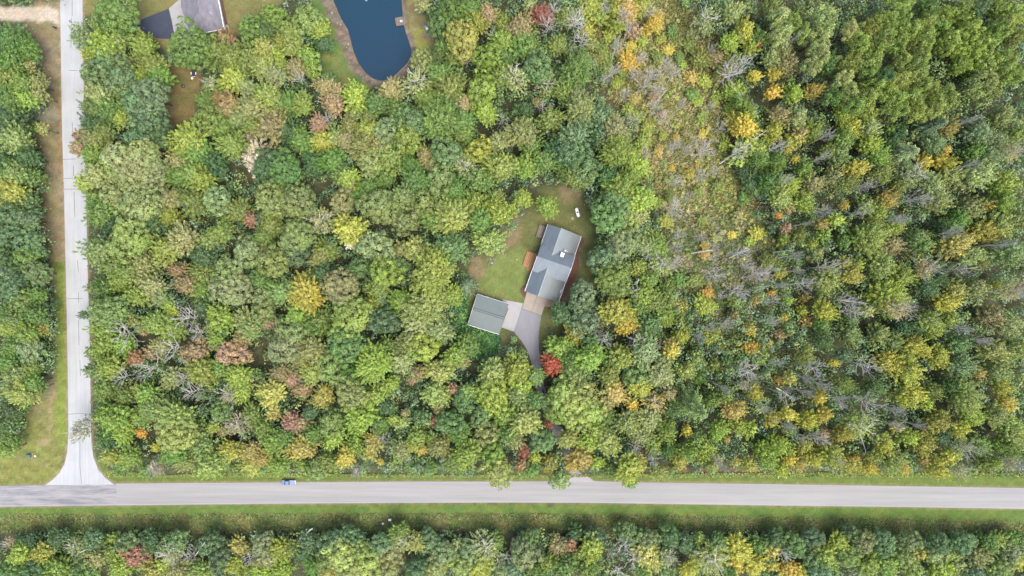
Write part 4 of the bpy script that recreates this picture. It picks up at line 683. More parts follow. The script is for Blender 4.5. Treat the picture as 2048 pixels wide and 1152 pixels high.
15 1087 14 dT,35 1112 26 sLY,80 1107 26 sKY,60 1084 20 sD,110 1079 20 sD,150 1097 22 aAG,195 1117 24 sTO,265 1112 28 sPR,240 1132 26 sYL,225 1079 15 sYL,255 1089 24 rGB,185 1084 24 rDB,340 1108 28 dA,326 1130 18 sY,300 1142 24 sKG,380 1112 16 dV,360 1142 24 sTA,395 1147 26 sYA,300 1084 22 sD,345 1087 26 rBG,420 1089 24 rDB,475 1097 20 sKT,500 1117 19 dV,465 1132 22 sLY,440 1117 26 rBD,490 1150 22 sGY,20 1147 26 rDG,65 1142 28 rD,110 1142 26 sGY,170 1147 26 rDG,220 1105 20 sO
540 787 28 sAK,605 777 22 sTP,645 792 22 sTK,700 787 36 rAO,750 792 24 sLO,780 770 20 sYL,640 802 22 sKA,545 827 18 sTK,580 850 22 sP,604 846 18 sTP,565 876 22 sG,660 847 28 rAG,716 837 34 sYL,665 875 24 sY,745 886 20 sKT,710 892 24 sLG,805 846 14 sAY,785 840 13 sL,845 836 15 rBG,810 826 10 sT,872 842 17 sPR,876 816 13 sT,902 847 28 rBG,932 805 26 rBG,935 786 20 sLA,872 790 28 sAL,906 780 13 sP,985 792 38 rYL,970 872 26 rTO,918 870 22 sG,900 872 8 sN,935 907 30 sOL,890 906 10 sR,878 896 22 sTO,865 880 15 sL,925 932 15 sL,905 925 22 sOG,600 897 30 sKA,545 887 26 sLG,522 920 20 sKT,690 916 22 sK,740 906 16 sKT,632 938 26 rGA,556 932 24 sLG,650 926 26 sYG,832 878 24 sOL,826 892 16 sK,842 900 12 sK,800 902 20 sA,766 876 14 dV,760 925 8 sK,714 946 16 dV,790 928 16 bGA,822 932 16 bG,862 936 16 bG,995 945 34 rLA,985 908 26 rGL,602 932 18 sGL,760 850 20 sG,770 815 20 sD,625 870 20 sG,1010 830 26 sGY,1020 870 22 sG,960 835 22 rGB,525 860 24 sGL,530 790 20 sO,620 825 18 sD
525 1092 24 rAB,555 1102 24 sKO,530 1117 26 sA,580 1097 20 sO,660 1087 28 rBD,700 1074 22 rDB,682 1112 34 rLA,650 1122 24 rAG,720 1102 26 rBL,760 1090 24 rB,735 1127 28 rAL,795 1069 22 sO,810 1084 22 aA,835 1087 20 sKA,780 1112 24 rA,860 1087 24 rDB,885 1107 24 rAB,916 1089 15 sA,970 1097 32 aA,940 1112 24 rAB,920 1132 24 rLA,960 1132 26 sKL,990 1087 20 sO,1012 1112 18 dV,726 1140 10 sR,700 1142 26 rAL,655 1147 24 sKT,560 1142 24 sL,600 1105 22 sD,520 1147 20 sLY,830 1142 24 rBD,870 1142 24 rAO,1002 1142 24 rBA,615 1087 22 sDB,775 1140 24 rA,625 1135 20 sG
1040 775 24 sL,1126 790 34 rAL,1170 790 34 rAL,1150 825 38 rAL,1120 825 26 rGL,1180 822 28 rAL,1150 800 30 rAL,1105 800 14 sL,1035 792 24 sAG,1050 846 30 sAL,1070 802 22 sDG,1097 852 11 sR,1085 882 24 rBG,1048 906 13 sQP,1045 932 17 sTQ,1070 917 16 sKL,1030 880 18 sT,1135 880 22 sKA,1160 920 30 sTN,1146 930 17 sKN,1175 890 20 sLY,1195 926 17 sL,1215 886 26 sAL,1190 862 24 sOL,1230 786 24 sTK,1215 805 22 sTO,1280 776 24 sKY,1266 810 15 sKN,1310 806 26 aTK,1340 788 15 sT,1256 846 26 sAO,1300 840 24 sA,1285 870 20 sA,1270 896 18 dV,1306 916 18 dW,1310 890 22 sLG,1335 862 24 sOL,1392 815 44 cBL,1375 862 14 sK,1395 882 18 sAG,1260 938 32 sYL,1275 925 22 sKL,1262 965 16 sGA,1318 946 20 sYA,1375 906 28 sLG,1410 902 26 sYL,1360 922 20 sKO,1455 880 9 sKT,1440 862 22 sL,1480 852 22 sYL,1502 860 18 sL,1470 822 24 sKT,1455 792 18 sO,1445 775 16 dV,1490 772 14 dT,1510 786 20 sKY,1525 817 18 dA,1440 926 18 dT,1470 922 15 sTK,1500 932 20 sKA,1530 902 24 sYL,1420 932 18 sO,1060 942 18 sG,1100 932 22 sKO,1120 962 18 rGA,1115 945 14 rD,1220 942 20 sG,1345 820 20 sGD,1340 900 20 sG,1350 935 16 sO,1430 800 20 sOG,1210 835 20 sG
1050 1112 30 rAB,1030 1086 6 dW,1060 1079 22 rBG,1075 1100 18 sD,1116 1092 20 sT,1142 1092 16 sRT,1128 1108 13 sT,1095 1127 20 sOL,1185 1097 28 sYL,1150 1067 18 sD,1190 1074 22 rBD,1130 1137 24 sG,1180 1137 26 sLG,1250 1090 20 dW,1236 1142 19 dW,1266 1115 22 dV,1220 1107 10 dV,1295 1112 30 sAK,1340 1112 20 dV,1328 1120 22 sA,1255 1069 24 rBG,1300 1079 22 rAB,1400 1079 15 sLG,1370 1088 22 rDB,1440 1087 20 sBG,1425 1120 36 aAL,1380 1142 20 sKL,1480 1102 28 sYK,1472 1128 18 sK,1512 1132 22 sKL,1522 1092 20 sG,1340 1074 22 rDB,1025 1140 22 rB,1080 1145 20 sG,1285 1140 22 sG,1330 1145 22 rBG,1160 1110 14 sO,1460 1150 20 sG
1570 790 20 dW,1605 785 18 dV,1650 772 18 dV,1672 800 26 dV,1640 796 15 sKN,1730 806 26 dV,1785 820 19 dV,1546 837 20 sKO,1572 850 16 dV,1580 830 18 sK,1620 842 20 sYK,1650 830 17 sK,1722 852 36 aAL,1780 846 18 dV,1796 856 14 sKA,1828 848 12 dV,1826 790 28 sYK,1856 810 17 sLY,1880 846 28 sOK,1870 782 20 sO,1940 800 36 sLA,1950 835 22 sL,2010 776 20 sKY,2015 810 19 sK,1996 832 24 sOA,2022 852 26 sAL,1925 860 18 sKL,1600 876 14 dW,1640 876 20 dW,1648 870 12 sNT,1560 892 26 sYL,1612 892 20 sKO,1652 896 16 sK,1666 912 28 sKO,1702 930 26 sKO,1715 916 9 sN,1600 930 20 sTK,1670 920 16 dV,1740 936 19 sK,1770 890 26 sKL,1790 926 32 sAL,1820 876 18 sY,1850 886 26 sOK,1850 920 15 sKT,1880 940 26 sYK,1920 942 22 aA,1886 872 22 sBD,1930 896 22 dA,1960 892 24 sAO,1996 926 14 sLY,1976 930 22 sO,2002 892 22 sLG,2032 872 26 sAL,2032 932 19 dT,1540 922 22 sLG,1812 940 11 sKN,1690 870 20 sOK,1580 860 18 sO,1630 920 20 sKY,1750 915 16 sOY,1580 920 18 sK,1565 940 18 sKL,1900 915 18 sYK,2025 905 20 sO,1750 780 22 sDG,1690 770 20 sO,1910 775 22 sGD
1560 1084 9 sTK,1590 1089 24 rBG,1546 1102 17 sKA,1570 1110 18 dV,1655 1117 22 sL,1682 1087 20 sYL,1635 1100 18 sO,1625 1122 18 rBG,1582 1142 20 sNK,1548 1132 12 sK,1602 1147 17 sY,1640 1147 24 rB,1730 1087 24 rAB,1700 1112 24 rBL,1740 1132 24 sGY,1780 1132 26 sLG,1812 1117 22 rAG,1846 1107 17 sKO,1872 1112 22 rA,1906 1110 14 sAL,1886 1145 24 sLY,1922 1130 24 sAO,1960 1117 24 sOA,1980 1092 20 sG,2002 1084 20 sLG,2030 1079 18 sG,2020 1112 24 rAB,2036 1127 18 sYK,2002 1142 26 rBL,1952 1147 24 rBD,1830 1147 24 rBL,1770 1089 24 rBD,1820 1084 24 rDA,1880 1089 24 rBD,1930 1087 24 rB,1550 1079 22 sD,1625 1077 22 rBD,1700 1067 18 rD
1218 70 14 sY,1232 18 18 sY,1262 90 14 sK,1242 118 13 sO,1205 108 14 sYO,1212 138 15 sO,1232 165 14 sY,1270 196 12 sKT,1258 218 14 sOY,1295 252 13 sY,1288 282 15 sOY,1318 300 11 sKT,1326 270 10 sY,1290 60 12 sYK,1316 112 13 sO,1336 98 12 sK,1346 60 16 sG,1378 90 14 sO,1322 160 12 sAT,1410 160 15 sY,1405 232 13 sO,1450 290 13 sY,1436 372 14 sO,1395 385 13 sO,1378 350 11 sYK,1405 440 13 sO,1342 392 13 sO,1312 405 14 sY,1480 430 16 sOT,1490 395 15 sG,1352 275 10 sKT,1262 240 16 dV,1235 92 16 dW,1280 120 20 dV,1310 215 20 dV,1390 285 16 dV,1372 392 16 dV,1402 352 18 dV,1255 60 18 dV,1210 160 18 dV,1420 100 14 dV
"""
# ------------------------------------------------------------------ vegetation: crown, trunk and bare-branch shapes (each shared by many trees)
def dome(n, r, zmin=-.5):
    k = np.arange(n) + .5; z = 1 - (1 - zmin) * k / n; ph = k * 2.399963 + r.uniform(0, 6.28)
    z = np.clip(z + r.normal(0, .06, n), zmin, 1); rr = np.sqrt(1 - z * z); return np.stack([rr * np.cos(ph), rr * np.sin(ph), z], 1)
def crown_round(nl, n, L, seed, flat=.78):
    r = np.random.default_rng(seed); D = dome(nl, r); D[:, :2] += r.normal(0, .05, (nl, 2))
    sq = 1 + .13 * np.sin(2 * np.arctan2(D[:, 1], D[:, 0]) + r.uniform(0, 6)) + .1 * np.sin(3 * np.arctan2(D[:, 1], D[:, 0]) + r.uniform(0, 6))
    cen = D * (r.uniform(.62, .92, nl) * sq)[:, None] * np.array((1, 1, flat)); lr = 1.54 / math.sqrt(nl) * r.uniform(.75, 1.2, nl)
    k = np.repeat(np.arange(nl), max(1, n // nl)); m = len(k); out = D[k]
    d = nrm(r.normal(0, 1, (m, 3)) + .8 * out + np.array((0, 0, .45))); P = cen[k] + d * (lr[k] * r.uniform(.72, 1.04, m))[:, None] * np.array((1, 1, .85))
    N = nrm(d + .35 * r.normal(0, 1, (m, 3)) + np.array((0, 0, .25))); T = nrm(r.normal(0, 1, (m, 3)) + .5 * out)
    tint = np.clip(r.normal(1, .10, nl)[k] * r.normal(1, .11, m), .5, 1.6)
    return leaves(P, N, T, L * r.uniform(.7, 1.3, m), L * .55 * r.uniform(.7, 1.3, m)), tint
def crown_spray(ns, n, L, seed, flat=.8, keep=1.0, tip=1.0):
    r = np.random.default_rng(seed); D = dome(ns, r, -.5); az = np.arctan2(D[:, 1], D[:, 0])
    sq = 1 + .14 * np.sin(2 * az + r.uniform(0, 6)) + .1 * np.sin(3 * az + r.uniform(0, 6))
    E = D * (r.uniform(.66, 1.16, ns) * sq)[:, None] * np.array((1, 1, flat)); S0 = np.stack([E[:, 0] * .12, E[:, 1] * .12, E[:, 2] * .25 - .45], 1)
    k = np.repeat(np.arange(ns), max(1, n // ns)); m = len(k); tt = r.uniform(.0, 1, m) ** .55 * .66 + .36; ax = nrm(E - S0)
    wd = 1.6 / math.sqrt(ns) * np.clip(1.04 - tt, 0, 1) ** .8 * 1.15 + .02
    P = S0[k] + (E - S0)[k] * tt[:, None] + r.normal(0, .55, (m, 3)) * wd[:, None] * np.array((1, 1, .6))
    T = nrm(ax[k] + .36 * r.normal(0, 1, (m, 3))); N = nrm(np.array((0, 0, .75)) + .5 * D[k] + .4 * r.normal(0, 1, (m, 3)))
    tint = np.clip(r.normal(1, .11, ns)[k] * r.normal(1, .11, m) * (1 + .2 * (tt - .7)), .5, 1.7); q = r.uniform(0, 1, m) < keep
    return leaves(P, N, T, L * 1.15 * r.uniform(.7, 1.35, m), L * .46 * r.uniform(.7, 1.3, m))[q], tint[q]
def crown_conifer(levels, arms, n, L, seed):
    r = np.random.default_rng(seed); Q = []; tn = []; per = max(3, n // (levels * arms))
    for k in range(levels):
        f = k / (levels - 1); reach = 1.02 - .9 * f ** 1.1; z = -.7 + 1.75 * f
        for a_ in range(arms):
            an = 2 * math.pi * (a_ + .5 * (k % 2)) / arms + r.normal(0, .13); R = reach * r.uniform(.7, 1.22); d = np.array((math.cos(an), math.sin(an), 0))
            tt = r.uniform(.12, 1, per); s_ = np.array((-d[1], d[0], 0)); lat = r.normal(0, 1, per) * .12 * (1.1 - tt) * (R + .2)
            P = d * (tt * R)[:, None] + s_ * lat[:, None] + np.array((0, 0, 1)) * (z - .25 * tt * R + r.normal(0, .03, per))[:, None]
            T = nrm(d + s_ * (np.sign(lat) * .6)[:, None] + .25 * r.normal(0, 1, (per, 3))); N = nrm(np.array((0, 0, 1)) + .35 * r.normal(0, 1, (per, 3)))
            Q.append(leaves(P, N, T, L * 1.2 * r.uniform(.7, 1.3, per), L * .42 * r.uniform(.7, 1.3, per))); tn.append(np.clip(r.normal(1, .15) * r.normal(1, .12, per), .5, 1.6))
    return np.concatenate(Q), np.concatenate(tn)
def crown_tufts(nt_, n, L, seed):
    r = np.random.default_rng(seed); D = dome(nt_, r, -.15); cen = D * r.uniform(.5, .95, nt_)[:, None] * np.array((1, 1, .7)); lr = 1.25 / math.sqrt(nt_) * r.uniform(.75, 1.2, nt_)
    k = np.repeat(np.arange(nt_), n // nt_); m = len(k); d = nrm(r.normal(0, 1, (m, 3)) + np.array((0, 0, .7)) + .3 * D[k]); P = cen[k] + d * (lr[k] * r.uniform(.35, .95, m))[:, None]
    N = nrm(np.cross(d, r.normal(0, 1, (m, 3))) + .8 * d + np.array((0, 0, .4))); tint = np.clip(r.normal(1, .12, nt_)[k] * r.normal(1, .13, m), .5, 1.6)
    return leaves(P, N, d + .5 * r.normal(0, 1, (m, 3)), L * 1.1 * r.uniform(.7, 1.3, m), L * .5 * r.uniform(.7, 1.3, m)), tint
def tubes_mesh(name, segs, sides=3):
    a_ = np.array([s[0] for s in segs], float); b_ = np.array([s[1] for s in segs], float); r0 = np.array([s[2] for s in segs]); r1 = np.array([s[3] for s in segs]); n = len(segs)
    d = nrm(b_ - a_); u = nrm(np.cross(d, np.where(np.abs(d[:, 2:]) > .9, np.array([[1., 0, 0]]), np.array([[0, 0, 1.]])))); v = np.cross(d, u)
    th = np.arange(sides) * 2 * math.pi / sides; ring = u[:, None] * np.cos(th)[None, :, None] + v[:, None] * np.sin(th)[None, :, None]
    V = np.concatenate([a_[:, None] + ring * r0[:, None, None], b_[:, None] + ring * r1[:, None, None]], 1).reshape(-1, 3)
    i = np.arange(n)[:, None] * 2 * sides; j = np.arange(sides)[None]; F = np.stack([i + j, i + (j + 1) % sides, i + sides + (j + 1) % sides, i + sides + j], -1).reshape(-1, 4)
    me = bpy.data.meshes.new(name); me.vertices.add(len(V)); me.vertices.foreach_set('co', V.astype(np.float32).ravel()); me.loops.add(F.size); me.loops.foreach_set('vertex_index', F.astype(np.int32).ravel())
    me.polygons.add(len(F)); me.polygons.foreach_set('loop_start', np.arange(0, F.size, 4, dtype=np.int32)); me.update(calc_edges=True); return me
def bare(seed, nb=15, subs=4, twigs=2, lo=.38, k=1.0, reach=.36, els=(.35, .85)):
    r = random.Random(seed); tr_ = []; br = []
    p = Vector((0, 0, -.02)); rad = .018; pts = [p]
    for i in range(4): p = Vector((p.x + r.uniform(-.018, .018), p.y + r.uniform(-.018, .018), (i + 1) * .235)); pts.append(p)
    for i in range(4): tr_.append((pts[i], pts[i + 1], rad * (1 - i * .22), rad * (1 - (i + 1) * .22)))
    for i in range(nb):
        h = lo + (.94 - lo) * (i + .5) / nb; f = h / .235; j = min(3, int(f)); b0 = pts[j].lerp(pts[j + 1], f - j); an = i * 2.4 + r.uniform(-.4, .4); el = r.uniform(*els); ln = reach * (1.25 - .65 * (h - lo) / (1 - lo)) * r.uniform(.7, 1.15)
        d = Vector((math.cos(an) * math.cos(el), math.sin(an) * math.cos(el), math.sin(el))); b1 = b0 + d * ln * .55; d2 = (d + Vector((r.uniform(-.25, .25), r.uniform(-.25, .25), r.uniform(-.1, .3)))).normalized(); b2 = b1 + d2 * ln * .45
        br += [(b0, b1, .010 * k, .0075 * k), (b1, b2, .0075 * k, .0042 * k)]
        for q in range(subs):
            t_ = r.uniform(.3, .98); s0 = b0.lerp(b1, t_ / .55) if t_ < .55 else b1.lerp(b2, (t_ - .55) / .45); d3 = (d + Vector((r.uniform(-.8, .8), r.uniform(-.8, .8), r.uniform(-.3, .6)))).normalized(); s1 = s0 + d3 * ln * r.uniform(.25, .5); br.append((s0, s1, .0056 * k, .0034 * k))
            for q2 in range(twigs):
                t_ = r.uniform(.3, 1); u0 = s0.lerp(s1, t_); d4 = (d3 + Vector((r.uniform(-.8, .8), r.uniform(-.8, .8), r.uniform(-.3, .6)))).normalized(); br.append((u0, u0 + d4 * ln * r.uniform(.14, .28), .0040 * k, .0026 * k))
    return tr_, br
def with_core(fn):
    def run(a_, n, L, seed, *q, **kw):
        Q, tn = fn(a_, n, L, seed, *q, **kw); r = np.random.default_rng(seed + 7); m = int(n * .13); d = nrm(r.normal(0, 1, (m, 3)) + np.array((0, 0, .5)))
        P = d * r.uniform(.45, .78, m)[:, None] * np.array((1, 1, .72)); N = nrm(d + .5 * r.normal(0, 1, (m, 3)) + np.array((0, 0, .4)))
        C_ = leaves(P, N, nrm(r.normal(0, 1, (m, 3))), L * 1.2 * r.uniform(.8, 1.4, m), L * .8 * r.uniform(.8, 1.3, m)); return np.concatenate([Q, C_]), np.concatenate([tn, np.clip(r.normal(.95, .12, m), .5, 1.5)])
    return run
crown_full = with_core(crown_round); spray_full = with_core(crown_spray)
SIZES = ((2.9, 22, 850, 28), (5.0, 56, 2800, 76), (8.0, 120, 6400, 140))      # nominal radius, lobes, leaves, sprays
PROTO = {}
for si, (R0, nl, n, ns) in enumerate(SIZES):
    L = .60 / R0
    for v in range(4 if si < 2 else 3):
        q, tn = crown_full(nl, n, L, 100 + si * 10 + v); PROTO['r', si, v] = quads_mesh('round_crown', q, tn)
    for v in range(5 if si < 2 else 3):
        q, tn = spray_full(ns, int(n * 1.1), L, 200 + si * 10 + v); PROTO['s', si, v] = quads_mesh('spray_crown', q, tn)
    for v in range(3):
        q, tn = crown_tufts((7, 15, 30)[si], n, L, 300 + si * 10 + v); PROTO['p', si, v] = quads_mesh('tuft_crown', q, tn)
    for v in range(2):
        q, tn = crown_spray(ns, int(n * 1.1), L * .9, 400 + si * 10 + v, keep=.5); PROTO['a', si, v] = quads_mesh('airy_crown', q, tn)
        q, tn = crown_conifer((5, 7, 8)[si], (8, 9, 9)[si], int(n * 1.1), L, 500 + si * 10 + v); PROTO['c', si, v] = quads_mesh('tiered_crown', q, tn)
NV = {}
for kk in PROTO: NV[kk[:2]] = max(NV.get(kk[:2], 0), kk[2] + 1)
for me in PROTO.values(): me.materials.append(M_leaf)
TRUNK = []
for v in range(4):
    r = random.Random(v); sg = [((0, 0, -.02), (r.uniform(-.01, .01), 0, .5), .014, .010), ((r.uniform(-.01, .01), 0, .5), (0, 0, .92), .010, .004)]
    for i in range(6): an = i * 2.1 + r.uniform(-.3, .3); h = r.uniform(.45, .75); sg.append(((0, 0, h), (math.cos(an) * .2, math.sin(an) * .2, h + .16), .006, .002))
    me = tubes_mesh('trunk', sg, 6); me.materials.append(M_bark); TRUNK.append(me)
DEAD = []
for v in range(7):
    tr_, br = bare(v, nb=(15, 13, 17, 11, 15, 12, 18)[v], subs=4, twigs=2, lo=(.38, .5, .3, .55, .45, .6, .35)[v])
    pair = []
    for q, nm in ((tr_, 'trunk'), (br, 'branches')): me = tubes_mesh(nm, q, 4 if nm == 'trunk' else 3); me.materials.append(M_dead); pair.append(me)
    DEAD.append(pair)
BROOM = []
for v in range(5):
    tr_, br = bare(120 + v, nb=(16, 12, 14, 18, 13)[v], subs=5, twigs=2, lo=(.45, .55, .5, .4, .6)[v], k=.8, reach=.34, els=(.75, 1.2)); pair = []
    for q, nm in ((tr_, 'trunk'), (br, 'branches')): mm_ = tubes_mesh(nm, q, 4 if nm == 'trunk' else 3); mm_.materials.append(M_dead); pair.append(mm_)
    BROOM.append(pair)
WBR = []
for v in range(3):
    tr_, br = bare(50 + v, nb=11, subs=3, twigs=1, lo=.5, k=1.25); pair = []
    for q, nm in ((tr_, 'trunk'), (br, 'branches')): me = tubes_mesh(nm, q, 4 if nm == 'trunk' else 3); me.materials.append(M_white_bark); pair.append(me)
    WBR.append(pair)
me = [tubes_mesh('white dead', bare(80 + v, nb=14, lo=.4, k=1.15)[0], 4) for v in range(2)]
WDEAD = []
for v in range(3):
    tr_, br = bare(80 + v, nb=(14, 10, 16)[v], lo=(.4, .55, .35)[v], k=1.2); pair = []
    for q, nm in ((tr_, 'trunk'), (br, 'branches')): mm_ = tubes_mesh(nm, q, 4 if nm == 'trunk' else 3); mm_.materials.append(M_white_bark); pair.append(mm_)
    WDEAD.append(pair)

APP = dict(G=(108, 138, 78), D=(84, 112, 78), B=(112, 138, 108), O=(129, 144, 84), Y=(153, 168, 86), L=(148, 170, 86), A=(149, 161, 116), T=(162, 150, 118), P=(170, 138, 128), R=(154, 98, 90), Q=(178, 102, 84), K=(188, 178, 92), N=(200, 168, 92), V=(180, 176, 168), W=(214, 212, 206))
KF = 1.02
def leaf_col(cc, rr):
    b_ = np.mean([lin(APP[q]) for q in cc], 0) if len(cc) > 1 else lin(APP[cc]); b_ = b_ * np.array((1.0, 1.0, .9))
    j = rr.normal(0, .04, 3) + rr.normal(0, .08); return np.clip(b_ * KF * (1 + j), .01, .8)
CNAME = dict(G='green', D='dark green', B='blue green', O='olive', Y='yellow green', L='lime green', A='sage grey', T='tan', P='mauve pink', R='dark red', Q='bright red', K='golden yellow', N='orange', V='grey', W='whitish',
             OT='tan olive', TO='olive tan', TR='rusty tan', PT='pinkish tan', TP='tan pink', SG='sage', KN='golden orange', NK='golden orange', TN='tan orange', TK='golden tan', KT='golden tan', KA='pale golden', AK='pale golden', KO='golden olive', OK='golden olive', KY='bright gold', YK='bright gold', KL='gold green', LK='gold green', LA='pale lime', AL='pale lime', AT='pale tan', TA='pale tan', RT='rusty red', PR='deep pink', QP='coral pink', TQ='coral tan', TW='whitish tan')
def cname(cc):
    if cc in CNAME: return CNAME[cc]
    return ' '.join([CNAME[cc[1]].split()[0], CNAME[cc[0]].split()[-1]]) if CNAME[cc[0]].split()[-1] != CNAME[cc[1]].split()[0] else CNAME[cc[1]]
ANCH = [('the pond dock', 798, 43), ('the south tip of the pond', 765, 165), ('the gravel drive mouth', 110, 38), ('the two road junction', 160, 965), ('the hip roofed house', 410, 35), ('the fire pit', 366, 172), ('the trailer', 389, 146), ('the long house', 1108, 525), ('the garage', 975, 628), ('the propane tank', 1154, 425), ('the bright red maple', 1105, 728), ('the tall lime tree by the drive', 1034, 738), ('the big blue green conifer', 1392, 815), ('the blue pickup', 578, 963), ('the driveway mouth', 1160, 955), ('the teal cabinet', 60, 911), ('the lone orange tree', 280, 866), ('the pink roadside woods tree', 580, 850), ('the brightest lime crown', 744, 727), ('the biggest sage oak', 270, 330), ('the whitish tan feathery tree', 510, 315), ('the white limbed pond tree', 835, 162), ('the meadow middle', 1400, 230), ('the orange meadow tree', 1260, 122), ('the gold tree beside the meadow', 1494, 252), ('the pine grove middle', 1790, 130), ('the lumpy lime crown by the pines', 1945, 105), ('the pale star conifer', 1815, 302), ('the small orange brush tree', 1415, 585), ('the broad gold green tree', 1780, 592), ('the pinkish twiggy crown', 1800, 617), ('the white starburst dead tree', 1495, 745), ('the radial pale lime tree', 1722, 852), ('the deep red maple', 1082, 28), ('the vivid lime south tree', 1655, 1117), ('the deep pink south tree', 265, 1112), ('the whitest south dead tree', 1250, 1090), ('the white roadside boxes', 775, 1043), ('the brown brush line', 1430, 940), ('the tree across the side road', 160, 860), ('the tree hanging over the main road', 995, 945), ('the right edge twiggy crown', 2030, 582), ('the orange corner south tree', 1582, 1142), ('the pale golden star crown', 600, 897), ('the long leaning meadow trunk', 1480, 300), ('the large pale lime oak', 1150, 808), ('the white tarp', 36, 862), ('the mauve tan woods crown', 465, 707), ('the golden round tree', 922, 75), ('the gold tree above the pines', 1548, 182), ('the brush broom trunk', 1480, 507), ('the tallest gold crown right', 1236, 622), ('the largest pale golden star', 610, 586)]
SPECIAL = {(1105, 728): 'bright red maple glowing beside the lower end of the driveway', (1034, 738): 'tall fresh lime green tree leaning in from below the driveway bend', (1392, 815): 'big blue green star shaped conifer among golden trees', (280, 866): 'lone vivid orange young tree near the road junction', (580, 850): 'mauve pink tree in the woods above the pickup', (744, 727): 'brightest lime yellow crown in the middle of the woods', (270, 330): 'middle lobe of the biggest sage oak near the side road', (510, 315): 'whitish tan feathery tree standing out of the dark green woods', (835, 162): 'airy tree with exposed white limbs just below the pond', (1260, 122): 'golden orange feathery tree standing in the meadow', (1494, 252): 'bright gold tree on the meadow edge', (1945, 105): 'lumpy lime green broadleaf crown beside the pine grove', (1815, 302): 'pale blue green star shaped conifer below the pine grove', (1415, 585): 'small orange tree alone in the grey brush', (1780, 592): 'broad yellow green tree, widest in the right hand woods', (1800, 617): 'pinkish grey twiggy crown beside the broad yellow green tree', (1495, 745): 'white starburst of bare branches in the lower brush', (1722, 852): 'pale lime tree with radial white branches', (1082, 28): 'dark red maple at the upper frame edge', (1655, 1117): 'vivid lime tree in the woods south of the main road', (265, 1112): 'deep pink tree in the woods south of the junction', (1250, 1090): 'whitest bare tree in the woods south of the main road', (160, 860): 'thin leaved tree leaning right across the pale side road', (995, 945): 'pale lime tree hanging farthest over the main road', (2030, 582): 'purplish grey twiggy crown at the right frame edge', (1582, 1142): 'golden orange tree at the lower frame edge', (600, 897): 'pale golden star shaped crown above the pickup', (465, 707): 'mauve tan woods tree, largest of that colour', (922, 75): 'pale golden round tree right of the pond', (1548, 182): 'small bright golden tree left of the pine grove', (1236, 622): 'tall golden tree at the right of the house clearing', (610, 586): 'largest pale golden star shaped crown in the left woods', (932, 572): 'small blue green conifer beside the garage', (1095, 412): 'round yellow green tree standing alone above the house', (1120, 962): 'green round tree hanging over the main road beside the driveway mouth', (1262, 965): 'open leafy branch tip hanging over the main road', (620, 940): 'wide pale green tree overhanging the pickup', (228, 18): 'big round green tree between the side road and the dark drive'}

specs = []
for tok in TREES.replace('\n', ',').split(','):
    tok = tok.strip()
    if not tok: continue
    x, y, r, c_ = tok.split(); specs.append([float(x), float(y), float(r), c_[0], c_[1:]])
mxy = np.array([[s[0], s[1]] for s in specs]); in_meadow = sdist(mxy[:, 0], mxy[:, 1], MEADOW) > -4; in_brush = sdist(mxy[:, 0], mxy[:, 1], BRUSH) > 0
SHAPE = dict(r='round', s='feathery', p='tufted', a='airy', c='star shaped', b='low', d='bare')
trng = np.random.default_rng(99)
def kind_of(s, i):
    x, y, r, sh, cc = s
    if sh == 'd': return 'dead_tree', 'tree', 'bare dead trees'
    if sh == 'r': return 'broadleaf_tree', 'tree', 'round crowned trees'
    if sh == 'p': return 'pine_tree', 'pine', 'pines of the grove'
    if sh == 'c': return 'conifer_tree', 'conifer', 'star shaped conifers'
    if sh == 'a': return 'birch_tree', 'tree', 'airy pale limbed trees'
    if sh == 'b' or (in_meadow[i] and r < 17): return 'shrub', 'shrub', 'shrubs of the meadow'
    if r < 17.5: return 'young_tree', 'tree', 'young trees'
    if cc[0] in 'GDB': return 'woodland_tree', 'tree', 'green feathery trees'
    if cc[0] in 'OA': return 'feathery_tree', 'tree', 'olive and sage feathery trees'
    if cc[0] in 'YL': return 'leafy_tree', 'tree', 'lime and yellow green trees'
    return 'autumn_tree', 'tree', 'trees turning colour'
labels = []
for i, s in enumerate(specs):
    x, y, r, sh, cc = s; nm, cat, grp = kind_of(s, i)
    size = 'tiny' if r < 12 else 'small' if r < 19 else 'medium' if r < 27 else 'large' if r < 35 else 'huge'
    noun = {'shrub': 'shrub', 'pine_tree': 'pine', 'conifer_tree': 'conifer'}.get(nm, 'tree')
    dd = [math.hypot(x - q[1], y - q[2]) if (q[1], q[2]) != (x, y) else 1e9 for q in ANCH]; j = int(np.argmin(dd)); an = ANCH[j]
    o8 = int(round(math.degrees(math.atan2(-(y - an[2]), x - an[1])) / 45)) % 8
    dn = ('right of', 'above right of', 'above', 'above left of', 'left of', 'below left of', 'below', 'below right of')[o8]
    labels.append([f'{size} {cname(cc)} {SHAPE[sh]} {noun}', dn, an[0], dd[j], i])
from collections import defaultdict
grp_ = defaultdict(list)
for l in labels: grp_[tuple(l[:3])].append(l)
LAB = {}
ORD = ['nearest', 'second', 'third', 'fourth', 'fifth', 'sixth', 'seventh']
for kk, ls in grp_.items():
    ls.sort(key=lambda l: l[3])
    for q, l in enumerate(ls): LAB[l[4]] = f'{l[0]} {l[1]} {l[2]}' if len(ls) == 1 else f'{l[0]}, {ORD[q]} {l[1]} {l[2]}'
for i, s in enumerate(specs):
    if (int(s[0]), int(s[1])) in SPECIAL: LAB[i] = SPECIAL[int(s[0]), int(s[1])]

